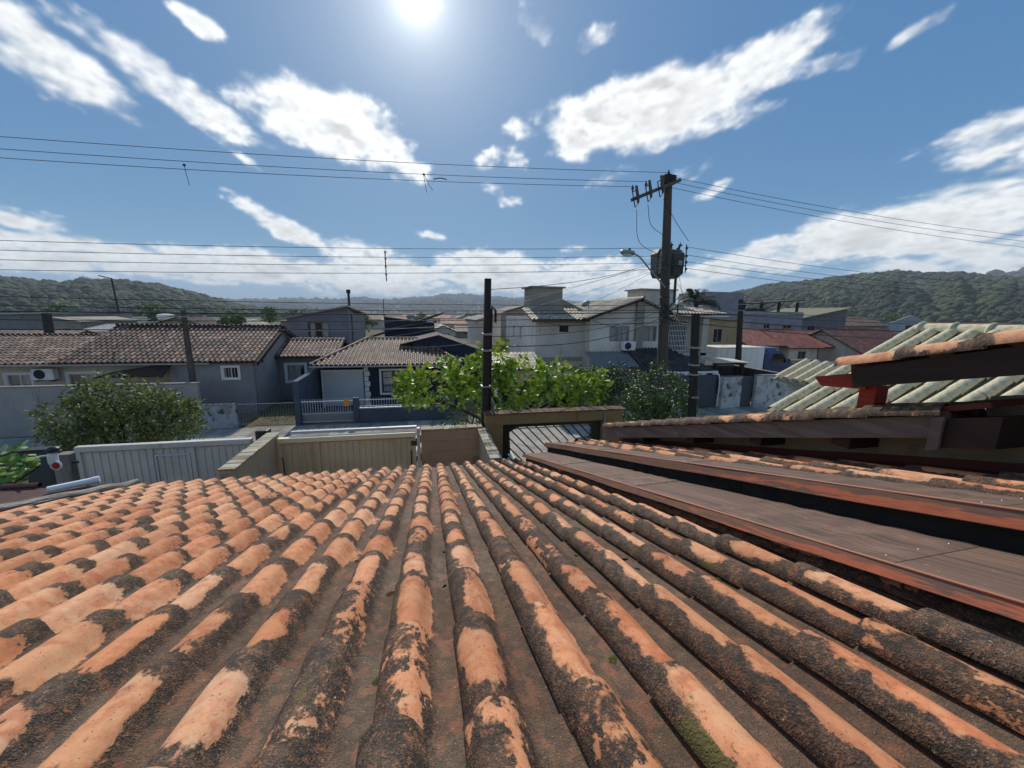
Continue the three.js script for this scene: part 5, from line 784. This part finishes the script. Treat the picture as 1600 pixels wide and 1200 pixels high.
function limbs(parent, base, ends, r0, fork) {
  part(parent, 'trunk', tube([base, [mix(base[0], fork[0], .5) + .05, mix(base[1], fork[1], .5), base[2] + .03], fork], r0, 14, 9), barkM);
  for (const e of ends) { const m = [mix(fork[0], e[0], .5) + rr(-.12, .12), mix(fork[1], e[1], .55) + rr(0, .12), mix(fork[2], e[2], .5) + rr(-.1, .1)]; const g = tube([fork, m, e], r0 * .48, 12, 6); part(parent, 'limb', g, barkM); for (let k = 0; k < 3; k++) { const t = rr(.4, .9), s = [mix(m[0], e[0], t), mix(m[1], e[1], t), mix(m[2], e[2], t)]; part(parent, 'twig', rod(s, [s[0] + rr(-.3, .3), s[1] + rr(.05, .35), s[2] + rr(-.3, .3)], r0 * .2, r0 * .08, 5), barkM); } }
}
function tree(name, label, cat, base, lobes, o) {
  const t = thing(name, label, cat, base);
  limbs(t, base, lobes.map(l => [l[0], l[1] + l[4] * .3, l[2]]), o.r || .07, [base[0] + (o.lean || 0), o.fork, base[2]]);
  crownMesh(t, 'crown', leafGeo(o.L, o.W, .3, .12), leafC(o.tr ?? .3, o.rough ?? .5), crownSpots(lobes, o.twigs, o.per, o.spread, o.shell), .7, 1.25, o.cols); return t;
}
const olive = [[.14, .18, .045], [.18, .22, .055], [.22, .25, .07], [.1, .13, .04]], deep = [[.085, .15, .035], [.11, .19, .04], [.15, .22, .05], [.06, .105, .03]], lime = [[.36, .52, .035], [.48, .6, .06], [.22, .37, .035], [.56, .62, .1], [.13, .25, .03]], mid = [[.06, .12, .025], [.09, .16, .03], [.05, .09, .025]];
tree('street_tree', 'rounded two-lobed leafy tree in front of the grey boundary wall, left', 'tree', [-6.75, -.02, -9.9], [[-7.55, 2.3, -9.9, .6, .62, .65], [-6.95, 2.72, -9.9, .62, .56, .65], [-6.1, 2.6, -9.9, .58, .6, .6], [-5.6, 2.3, -9.85, .42, .46, .45], [-6.7, 2.0, -9.7, .95, .5, .7]], { fork: 1.3, r: .09, L: .085, W: .042, twigs: 720, per: 14, spread: .16, shell: .45, cols: olive, rough: .68, tr: .5 });
tree('round_bush', 'round dark glossy bush beside the right service post', 'bush', [6.55, -.02, -9.75], [[6.35, 2.35, -9.75, .85, .95, .8], [6.95, 2.2, -9.75, .65, .75, .7], [5.85, 2.1, -9.7, .6, .8, .6], [6.5, 1.5, -9.7, 1.05, .8, .85]], { fork: .9, r: .08, L: .075, W: .045, twigs: 620, per: 13, spread: .15, shell: .6, cols: deep, rough: .48, tr: .4 });
tree('small_shrub', 'small sparse shrub at the foot of the left service post', 'shrub', [.75, -.02, -8.95], [[.55, 2.0, -8.95, .42, .5, .4], [1.0, 2.25, -8.9, .38, .42, .36], [.75, 1.5, -8.95, .5, .6, .42]], { fork: .7, r: .04, L: .085, W: .035, twigs: 130, per: 11, spread: .14, shell: .35, cols: olive, rough: .4, tr: .3 });
{ const t = tree('flowering_shrub', 'loose leafy shrub with dark red flowers behind the round bush', 'shrub', [6.2, -.02, -13.2], [[5.7, 2.3, -13.2, .8, .5, .6], [7.0, 2.35, -13.2, .8, .55, .6], [6.4, 2.0, -13, 1.1, .6, .6]], { fork: 1.0, r: .05, L: .12, W: .05, twigs: 300, per: 11, spread: .2, shell: .4, cols: mid, rough: .5, tr: .35 });
  const fl = new THREE.IcosahedronGeometry(.05, 0); for (let i = 0; i < 14; i++) piece(t, 'flower', fl, M(0x5c1424, .7), rr(5.6, 6.6), rr(1.9, 2.2), -12.55 + rr(-.1, .1)); }
// big-leaved almond tree
{
  const t = thing('almond_tree', 'broad tree with large bright yellow-green leaves above the gateway', 'tree', [2.0, -.02, -10.2]);
  const lobes = [[.1, 3.0, -10.2, .95, .5, .8], [-.5, 2.75, -10.2, .5, .4, .5], [1.2, 3.2, -10.3, .85, .55, .8], [1.75, 3.45, -10.2, .55, .5, .6], [2.6, 3.0, -10.2, .9, .52, .8], [3.5, 2.95, -10.2, .8, .5, .7], [4.35, 2.8, -10.2, .65, .42, .6], [4.85, 2.65, -10.2, .34, .3, .34], [2.0, 2.6, -10.0, 1.6, .35, .6], [4.1, 2.4, -10.1, .8, .35, .6]];
  limbs(t, [2.0, -.02, -10.2], lobes.map(l => [l[0], l[1], l[2]]), .1, [2.05, 1.5, -10.2]);
  const spots = crownSpots(lobes, 420, 9, .18, .35); const g = leafGeo(.175, .095, .24, .16), ms = lime.map(c => leafM(new THREE.Color().setRGB(...c), .6, .5));
  spots.sort((a, b) => (b.p.z + b.p.y * .6) - (a.p.z + a.p.y * .6)); const near = spots.slice(0, 300), rest = spots.slice(300);
  const gs = [.8, 1, 1.15].map(k => g.clone().scale(k, k, k));
  for (const s of near) { const q = new THREE.Vector3(), r = new THREE.Quaternion(), sc = V3(); const dir = s.out.clone(); dir.y += .25; leafMatrix({ p: s.p.clone(), out: dir.normalize() }, 1).decompose(q, r, sc); const m = piece(t, 'leaf', pick(gs), pick(ms), q.x, q.y, q.z); m.quaternion.copy(r); }
  crownMesh(t, 'inner_leaves', g, leafC(.6, .5), rest, .75, 1.2, lime);
}
// vine at the left edge
{
  const t = thing('grape_vine', 'bright green broad-leaved vine in the lower left corner', 'vine', [-5.9, -.02, -6.0]);
  const stems = [[[-5.9, 0, -6.0], [-5.85, 1.4, -5.95], [-5.6, 2.3, -5.95], [-5.1, 2.72, -6.0]], [[-5.9, 0, -6.0], [-6.1, 1.6, -6.0], [-6.0, 2.5, -6.0], [-5.6, 2.88, -6.1]], [[-5.9, 1.2, -6], [-5.6, 2.0, -5.8], [-5.25, 2.35, -5.75]], [[-5.9, 1.2, -6], [-6.4, 2.2, -6], [-6.9, 2.7, -6.1]]];
  for (const s of stems) part(t, 'stem', tube(s, .014, 20, 6), barkM);
  const sh = new THREE.Shape(); const N = 10; for (let i = 0; i <= N * 2; i++) { const a = -Math.PI * .92 + i / (N * 2) * Math.PI * 1.84, lob = 1 - .26 * Math.abs(Math.sin(a * 2.5)), q = .075 * lob, x = Math.sin(a) * q, y = Math.cos(a) * q + .05; if (i === 0) { sh.moveTo(0, 0); } sh.lineTo(x, y); } sh.lineTo(0, 0);
  const g = new THREE.ShapeGeometry(sh); g.rotateX(Math.PI / 2); { const p = g.attributes.position; for (let i = 0; i < p.count; i++) p.setY(i, -.35 * Math.pow(p.getX(i), 2) * 8 + .2 * Math.abs(p.getX(i)) - p.getZ(i) * p.getZ(i) * 1.2); g.computeVertexNormals(); }
  const ms = [[.2, .36, .05], [.28, .44, .07], [.15, .27, .04], [.36, .5, .12]].map(c => leafM(new THREE.Color().setRGB(...c), .4, .45)), gs = [.5, .62, .78].map(k => g.clone().scale(k, k, k));
  for (let i = 0; i < 295; i++) { const k = i % 10, c = k < 4 ? V3(rr(-6.3, -5.5), rr(2.42, 2.95), rr(-6.5, -6.1)) : k < 7 ? V3(rr(-6.2, -5.55), rr(2.3, 2.75), rr(-6.4, -6.0)) : k < 9 ? V3(rr(-7.2, -5.9), rr(2.3, 2.9), rr(-6.6, -5.9)) : V3(rr(-5.7, -5.4), rr(2.6, 2.98), rr(-6.4, -6.2)); const m = piece(t, 'leaf', pick(gs), pick(ms), c.x, c.y, c.z); m.rotation.set(rr(-.7, .9), rr(0, 6.28), rr(-.7, .7)); }
}
// palm behind the white house
{
  const t = thing('palm_tree', 'dark palm crown behind the roof of the white house', 'palm', [27.3, 0, -36]);
  part(t, 'trunk', tube([[27.3, 0, -36], [27.2, 3.5, -36], [27.35, 6.3, -36]], .2, 16, 8), barkM);
  for (let f = 0; f < 22; f++) { const a = f / 22 * 6.283 * 3.2, e = rr(.25, 1.35), pts = []; for (let k = 0; k <= 9; k++) { const s = k / 9 * 2.2; pts.push(V3(27.35 + Math.cos(a) * s * Math.cos(e), 6.1 + s * Math.sin(e) - s * s * .2 * Math.cos(e * .6), -36 + Math.sin(a) * s * Math.cos(e))); } const gl = []; for (let k = 1; k <= 9; k++) for (const sd of [-1, 1]) { const g = leafGeo(.75, .16, .2, .35); const d = pts[k].clone().sub(pts[k - 1]).normalize(), sv = V3().crossVectors(d, V3(0.01, 1, 0)).normalize().multiplyScalar(sd).addScaledVector(d, .9).normalize(); sv.y -= .25; sv.normalize(); g.applyQuaternion(new THREE.Quaternion().setFromUnitVectors(ZF, sv)); g.translate(pts[k].x, pts[k].y, pts[k].z); gl.push(g); } part(t, 'frond', mergeGeometries(gl), leafM(new THREE.Color().setRGB(.035, .06, .02), .2, .6)); }
}
// grass tufts in the dry yard
{ const n = 1400, g = leafGeo(.12, .012, .1, .3), im = new THREE.InstancedMesh(g, M(0xffffff, .9, { side: THREE.DoubleSide }), n), m4 = new THREE.Matrix4(), c = new THREE.Color(); for (let i = 0; i < n; i++) { const q = new THREE.Quaternion().setFromEuler(new THREE.Euler(-Math.PI / 2 + rr(-.6, .6), rr(0, 6.28), rr(-.6, .6))); m4.compose(V3(rr(-7.8, -5.6), .0, rr(-22.2, -17.6)), q, V3(1, 1, rr(.5, 1.3))); im.setMatrixAt(i, m4); c.setRGB(rr(.14, .26), rr(.15, .22), .06); im.setColorAt(i, c); } shadow(im); im.name = 'grass'; im.userData = { kind: 'stuff', label: 'dry grass blades in the yard behind the thin fence', category: 'grass' }; scene.add(im); }
// ---------------------------------------------------------------- background houses
// gable or sheet-roofed house, front wall facing the camera at z; ridge along x (kind 'x') or z (kind 'z') or sloping sheet ('s')
function farHouse(label, x0, x1, z, depth, yE, yR, kind, wall, pal, wins = [], o = {}) {
  const h = thing(o.name || 'town_house', label, 'house', [(x0 + x1) / 2, 0, z - depth / 2]);
  const tops = kind === 'z' ? [[x0, yE], [(x0 + x1) / 2, yR]].concat([[x1, yE]]) : kind === 's' ? [[x0, yE], [x1, yR]] : [[x0, yE], [x1, yE]];
  part(h, 'front_wall', plate([[x0, -.1], ...tops, [x1, -.1]].reverse(), z - .2, z, wins.map(w => [w[0], w[1], w[2], w[3]])), wall);
  for (const w of wins) windowIn(h, w[0], w[1], w[2], w[3], z, { dark: 1, frame: o.wf || mat.greyMetal, t: .06 });
  const ys = kind === 's' ? [yE, yR] : [yE, yE];
  if (kind === 'x') for (const x of [x0, x1 - .2]) part(h, 'side_wall', sidePlate([[z - .2, -.1], [z - .2, yE], [z - depth / 2, yR - .08], [z - depth, yE], [z - depth, -.1]], x, x + .2), wall); else { part(h, 'side_wall', Bx(x0, x0 + .2, -.1, ys[0] - .02, z - depth, z - .2), wall); part(h, 'side_wall', Bx(x1 - .2, x1, -.1, ys[1] - .02, z - depth, z - .2), wall); }
  part(h, 'rear_wall', Bx(x0 + .2, x1 - .2, -.1, Math.min(...ys) - .02, z - depth, z - depth + .2), wall);
  if (kind === 'x') { if (pal) gableX(h, x0 - .4, x1 + .4, z + .45, yE - .08, z - depth / 2, yR, z - depth - .4, yE - .08, pal); }
  else if (kind === 'z') { if (pal) gableZ(h, x0 - .4, yE - .1, x1 + .4, yE - .1, (x0 + x1) / 2, yR + .05, z + .4, z - depth, pal); }
  else if (kind === 'f') part(h, 'roof', Bx(x0 - .1, x1 + .1, yE, yE + .12, z - depth - .1, z + .1), o.roofM || mat.tankGrey);
  else part(h, 'roof', slab([x0 - .3, yE + .06, z + .4], [x1 + .3, yR + .06, z + .4], [x1 + .3, yR + .06, z - depth], [x0 - .3, yE + .06, z - depth], .12), o.roofM || mat.tankGrey);
  return h;
}
// right: red roofed row, hipped brown house, walls, truck
farHouse('first red-roofed cottage in the row, nearest the truck', 30.6, 34.2, -32, 7, 2.1, 3.5, 'x', mat.offWhite, redClay, [[32, 33, .8, 1.6]]);
farHouse('second red-roofed cottage in the row', 34.9, 38.4, -31.5, 7, 1.9, 3.5, 'x', mat.creamWall, redClay, [[36, 37, .7, 1.5]]);
farHouse('third red-roofed cottage in the row with pinkish gable', 39.2, 44.6, -32, 7, 1.95, 3.3, 'x', mat.pinkWall, redClay, [[42.5, 43.4, .5, 1.4]]);
farHouse('low house with dark red hipped tile roof on the right', 40.6, 49, -29, 8, 1.55, 3.55, 'x', mat.creamWall, [[.14, .05, .04], [.11, .045, .035], [.18, .07, .05]], [[44, 46, .4, 1.3]]);
{ const w = thing('street_wall', 'cream street wall behind the truck on the right', 'wall', [29.6, 0, -26]); part(w, 'wall', Bx(28, 31.2, -.1, 1.3, -26.1, -25.9), mat.yellowWall); part(w, 'coping', Bx(27.95, 31.25, 1.302, 1.35, -26.15, -25.85), mat.concrete);
  const g = thing('white_wall', 'white rendered wall beside the cream street wall', 'wall', [33, 0, -26]); part(g, 'wall', Bx(31.26, 36, -.1, 1.1, -26.1, -25.95), mat.white); part(g, 'coping', Bx(31.26, 36, 1.102, 1.14, -26.14, -25.91), mat.concrete); }
{ // box truck
  const t = thing('box_truck', 'white box truck with blue cab parked across the street, right', 'truck', [23.2, -.02, -24]);
  part(t, 'cargo_box', Rb(19.6, 23.5, .75, 2.62, -25.2, -23.1, .04), mat.truckWhite); part(t, 'box_roof', Rb(19.58, 23.52, 2.622, 2.68, -25.22, -23.08, .02), M(0xd8cfb8, .6)); for (let x = 19.9; x < 23.4; x += .5) part(t, 'box_rib', Bx(x, x + .03, .8, 2.6, -23.098, -23.08), mat.truckWhite);
  const cabS = new THREE.Shape([[23.7, .5], [23.7, 2.2], [24.0, 2.42], [25.0, 2.36], [25.55, 1.85], [26.3, 1.35], [26.45, .9], [26.4, .5]].map(p => new THREE.Vector2(...p))); const cg = new THREE.ExtrudeGeometry(cabS, { depth: 1.9, bevelEnabled: true, bevelSize: .06, bevelThickness: .06, bevelSegments: 2 }); cg.translate(0, 0, -25.1); const cb = part(t, 'cab', toCreasedNormals(cg, .5), mat.blueTruck);
  part(cb, 'windscreen', slab([25.12, 2.36, -23.3], [25.12, 2.36, -24.95], [26.2, 1.5, -24.95], [26.2, 1.5, -23.3], .02), M(0x6f8aa8, .1)); part(cb, 'side_window', plate([[24.2, 1.55], [25.6, 1.55], [25.1, 2.2], [24.3, 2.2]], -23.135, -23.12), mat.glass); part(cb, 'wind_deflector', Rb(23.75, 24.9, 2.44, 2.62, -24.9, -23.4, .06), mat.tarp); part(cb, 'mirror', Rb(25.5, 25.62, 1.5, 1.85, -22.98, -22.9, .02), mat.blackMetal);
  for (const [x, z] of [[20.6, -23.3], [20.6, -25], [25.4, -23.3], [25.4, -25]]) { const w = part(t, 'wheel', new THREE.CylinderGeometry(.45, .45, .26, 22).rotateX(Math.PI / 2).translate(x, .43, z), mat.rubber); part(w, 'hub', new THREE.CylinderGeometry(.22, .22, .28, 14).rotateX(Math.PI / 2).translate(x, .43, z), mat.galv); }
  part(t, 'chassis', Bx(19.7, 25.9, .5, .74, -24.7, -23.7), mat.darkMetal); for (const z of [-23.4, -24.8]) part(t, 'headlight', new THREE.SphereGeometry(.14, 12, 8).translate(26.46, .85, z), mat.lampGlass);
}
{ // grey block with roof pergola
  const b = farHouse('big blue-grey two-storey block with roof pergola, behind the truck', 36.5, 48, -42, 9, 5.05, 5.05, 'f', P(0xa1a3a8), null, [[38.4, 39.8, 3.0, 4.0], [42, 43, 3.2, 3.9], [45, 46.4, 3.1, 3.9], [38.8, 40, 1, 2.2], [43.5, 44.8, 1, 2.2]], { name: 'grey_block' });
  part(b, 'stair_tower', Bx(34.3, 39.6, -.1, 7.85, -49, -43.2), P(0x9a98a0)); for (const x of [41.9, 44.6, 47.5]) for (const z of [-42.6, -45.4]) part(b, 'pergola_post', Bx(x - .12, x + .12, 5.1, 6.75, z - .12, z + .12), mat.woodDark); for (const x of [42.1, 44.8]) part(b, 'pergola_brace', rod([x, 6.2, -42.6], [x + .6, 6.7, -42.6], .06), mat.woodDark);
  part(b, 'pergola_roof', slab([41.1, 6.6, -42], [48, 7.1, -42], [48, 7.1, -46], [41.1, 6.6, -46], .14), M(0x3a3430, .9)); part(b, 'parapet', Bx(36.5, 48, 5.18, 5.5, -42.14, -42), P(0xb0b2b4));
  for (let i = 0; i < 6; i++) { const x = 39.8 + i * .45; part(b, 'pot_plant', new THREE.IcosahedronGeometry(.28, 1).scale(1, rr(.9, 1.5), 1).translate(x, 5.62, -42.4), M(0x20301a, 1)); }
  farHouse('warehouse with olive lean roof beside the grey block', 48.4, 56.4, -43, 10, 4.6, 6.2, 's', P(0x7c7d82), null, [[50, 51.4, 3, 3.8]], { roofM: M(0x9a9a78, .8, { map: tConcrete }) });
  farHouse('yellowish house behind the white house balcony', 24.2, 28.5, -31, 6, 4.4, 4.4, 'f', mat.yellowWall, null, [[25.6, 26.6, 2.4, 3.7]], { roofM: M(0x7a6a3a, .8) });
  farHouse('long blue-white annexe below the pergola block', 28.6, 36.2, -38, 6, 4.6, 4.6, 'f', mat.blueWall, null, [[30, 31, 3, 4], [33, 34.2, 3, 4]]);
}
farHouse('old brown tiled house far right under the hill', 79, 92, -61, 12, 3.4, 5.1, 'x', mat.tankGrey, oldClay, [[82, 84, 1.4, 2.6], [87, 89, 1.4, 2.6]]);
farHouse('pale gabled house far right under the hill', 90, 100, -60, 12, 4.0, 5.6, 'z', mat.blueWall, null, [[94, 96, 2.4, 3.6]]);
farHouse('grey town house far right before the hill', 60, 68, -50, 9, 3.6, 4.9, 'x', mat.pinkWall, brnClay, [[62, 63.5, 1.5, 2.6]]);
farHouse('long red roof at the right edge below the hill', 118, 160, -72, 12, 2.6, 4.0, 'x', mat.creamWall, redClay, [[125, 127, 1, 2]]);
farHouse('small roof cluster at the foot of the right hill', 100, 116, -78, 10, 2.6, 4.3, 'x', mat.tankGrey, brnClay, [[104, 106, 1, 2]]);
farHouse('grey shed between the red cottages and the hill', 50, 58, -36, 8, 2.4, 3.4, 'x', mat.tankGrey, redClay, [[53, 54, 1, 1.8]]);
// centre
farHouse('pale terrace house left of the white house', 3.9, 5.7, -31, 9, 4.2, 4.9, 's', mat.paleGrey, null, [[4.3, 4.9, 3.2, 3.9]], { roofM: mat.concrete });
farHouse('dark roofed building behind the white house', 4.7, 9.6, -38, 8, 4.2, 5.7, 's', mat.tankGrey, null, [[6, 7, 2.6, 3.6]], { roofM: M(0x4c4a48, .85) });
{ const r = thing('porch_roof', 'sunlit pale tile porch roof left of the white house', 'roof', [4.6, 0, -19.2]); const f = V3(0, .62, -1.9), L = f.length(); tileFace(r, V3(3.0, 2.05, -18.6), V3(1, 0, 0), f.normalize(), 2.7, L, [[.5, .45, .34], [.58, .52, .4], [.42, .37, .29]]); part(r, 'roof_deck', slab([3.0, 2.03, -18.6], [5.7, 2.03, -18.6], [5.7, 2.65, -20.5], [3.0, 2.65, -20.5], .06), deckM); part(r, 'wall', Bx(3.05, 5.7, 0, 2.0, -20.4, -20.3), mat.paleGrey); for (const x of [3.2, 5.5]) part(r, 'post', Bx(x - .06, x + .06, 0, 2.0, -18.8, -18.68), mat.whiteTrim); }
const towns = [[-4, 3, 90, 1.4, 2.3, 'x', mat.white, brnClay], [3.2, 8.6, 96, 2.2, 3.2, 'x', mat.creamWall, redClay], [8.8, 14, 104, 2.7, 3.7, 'z', mat.white, palClay], [5.5, 11, 78, 1.2, 2.2, 'x', mat.pinkWall, brnClay], [.5, 4.6, 72, 1.5, 2.4, 'z', mat.offWhite, palClay], [12, 17, 88, 2.4, 3.6, 'x', mat.paleGrey, brnClay], [-12, -6, 110, 2.6, 3.6, 'x', mat.white, redClay], [-20, -13, 120, 2.6, 3.8, 'x', mat.offWhite, brnClay], [0, 7, 130, 3, 4.2, 'x', mat.white, redClay], [10, 18, 140, 3, 4.4, 'z', mat.creamWall, brnClay], [-9, -2, 150, 3.2, 4.4, 'x', mat.paleGrey, palClay], [20, 28, 120, 3, 4.6, 'x', mat.white, brnClay]];
const townWords = ['white house with brown roof', 'cream house with red roof', 'white gabled house with pale roof', 'pinkish house with brown roof', 'small off-white gabled house', 'grey house with brown roof', 'far white house with red roof', 'far off-white house with brown roof', 'farther white house with red roof', 'farther cream gabled house', 'farthest grey house with pale roof', 'far white house behind the white two-storey house'];
towns.forEach(([a, b, d, e, r, k, w, p], i) => farHouse(`${townWords[i]} in the distant town above the blue house`, a, b, -d, 8, e, r, k, w, p, [[mix(a, b, .2), mix(a, b, .36), e * .35, e * .7], [mix(a, b, .6), mix(a, b, .78), e * .35, e * .7]]));
// left
farHouse('long industrial shed with pale sheet roof at the left edge', -60, -46.6, -60, 14, 3.5, 4.1, 's', mat.slateWall, null, [[-57, -55, 1.6, 2.6]], { roofM: M(0xb9b6ac, .6) });
farHouse('grey shed annexe with sloping roof beside the long shed', -46.4, -43.5, -60, 10, 3.6, 3.0, 's', mat.tankGrey, null, [[-45.4, -44.6, 1.4, 2.2]]);
farHouse('low brown-roofed house behind the long house, far left', -38, -30.4, -38, 8, 2.0, 2.75, 'x', mat.tankGrey, oldClay, [[-36, -35, .8, 1.6]]);
farHouse('house with pale sheet roof behind the long house ridge', -52, -45, -72, 9, 1.9, 2.6, 's', mat.white, null, [[-50, -49, .7, 1.5]], { roofM: M(0xc9c6bc, .6) });
farHouse('blue-grey sheet roofed house behind the long house ridge', -40, -35, -55, 9, 2.1, 2.7, 'x', mat.blueWall, [[.2, .23, .27], [.24, .26, .3]], [[-38.4, -37.6, .7, 1.5]]);
farHouse('brown gabled house behind the leaning pole', -45, -37, -75, 9, 2.1, 3.3, 'z', mat.tanBlock, oldClay, [[-42, -41, .9, 1.7]]);
farHouse('pale house behind the right end of the long house', -33.5, -28, -70, 9, 2.1, 3.0, 'z', mat.white, palClay, [[-31.5, -30.5, .9, 1.7]]);
{ const t = thing('water_tank', 'white water tank on a frame before the left hill', 'water tank', [-46.5, 0, -82]); part(t, 'tank', new THREE.CylinderGeometry(1.25, 1.1, .8, 20).translate(-46.5, 3.3, -82), mat.white); part(t, 'lid', new THREE.SphereGeometry(1.25, 20, 6, 0, 6.3, 0, 1.2).scale(1, .25, 1).translate(-46.5, 3.6, -82), mat.white); for (const [x, z] of [[-47.2, -81.3], [-45.8, -81.3], [-47.2, -82.7], [-45.8, -82.7]]) part(t, 'leg', rod([x, 0, z], [x, 2.9, z], .1), mat.concrete); }
// distant trees among the houses
const dt = [[-28, -64, 4.2], [-24, -80, 4.6], [-20, -72, 3.6], [-16, -90, 4.8], [-56, -95, 5.6], [-64, -84, 5], [-36, -100, 5], [-12, -78, 3.6], [18, -75, 4.4], [22, -90, 5], [-2, -105, 4.4], [14, -112, 4.6], [70, -70, 5], [76, -78, 5.4], [110, -90, 6], [124, -96, 6.5], [136, -90, 6], [150, -100, 7], [64, -64, 4.4], [104, -96, 6.2]];
dt.forEach(([x, z, h], i) => { const k = h * .26; tree('far_tree', `${x < -9 ? 'dark green tree among the far roofs before the left hill' : x < 30 ? 'dark green tree among the far roofs behind the blue house' : 'dark green tree among the far roofs below the right hill'}`, 'tree', [x, -.1, z], [[x - k * .5, h * .62, z, k, h * .3, k], [x + k * .6, h * .7, z, k * .9, h * .28, k], [x, h * .84, z, k * .8, h * .18, k]], { fork: h * .35, r: .14, L: .5, W: .32, twigs: 60, per: 8, spread: .55, shell: .4, cols: deep, rough: .7, tr: .2 }).userData.group = x < -9 ? 'far trees on the left' : x < 30 ? 'far trees in the middle' : 'far trees on the right'; });
renderer.render(scene, camera);
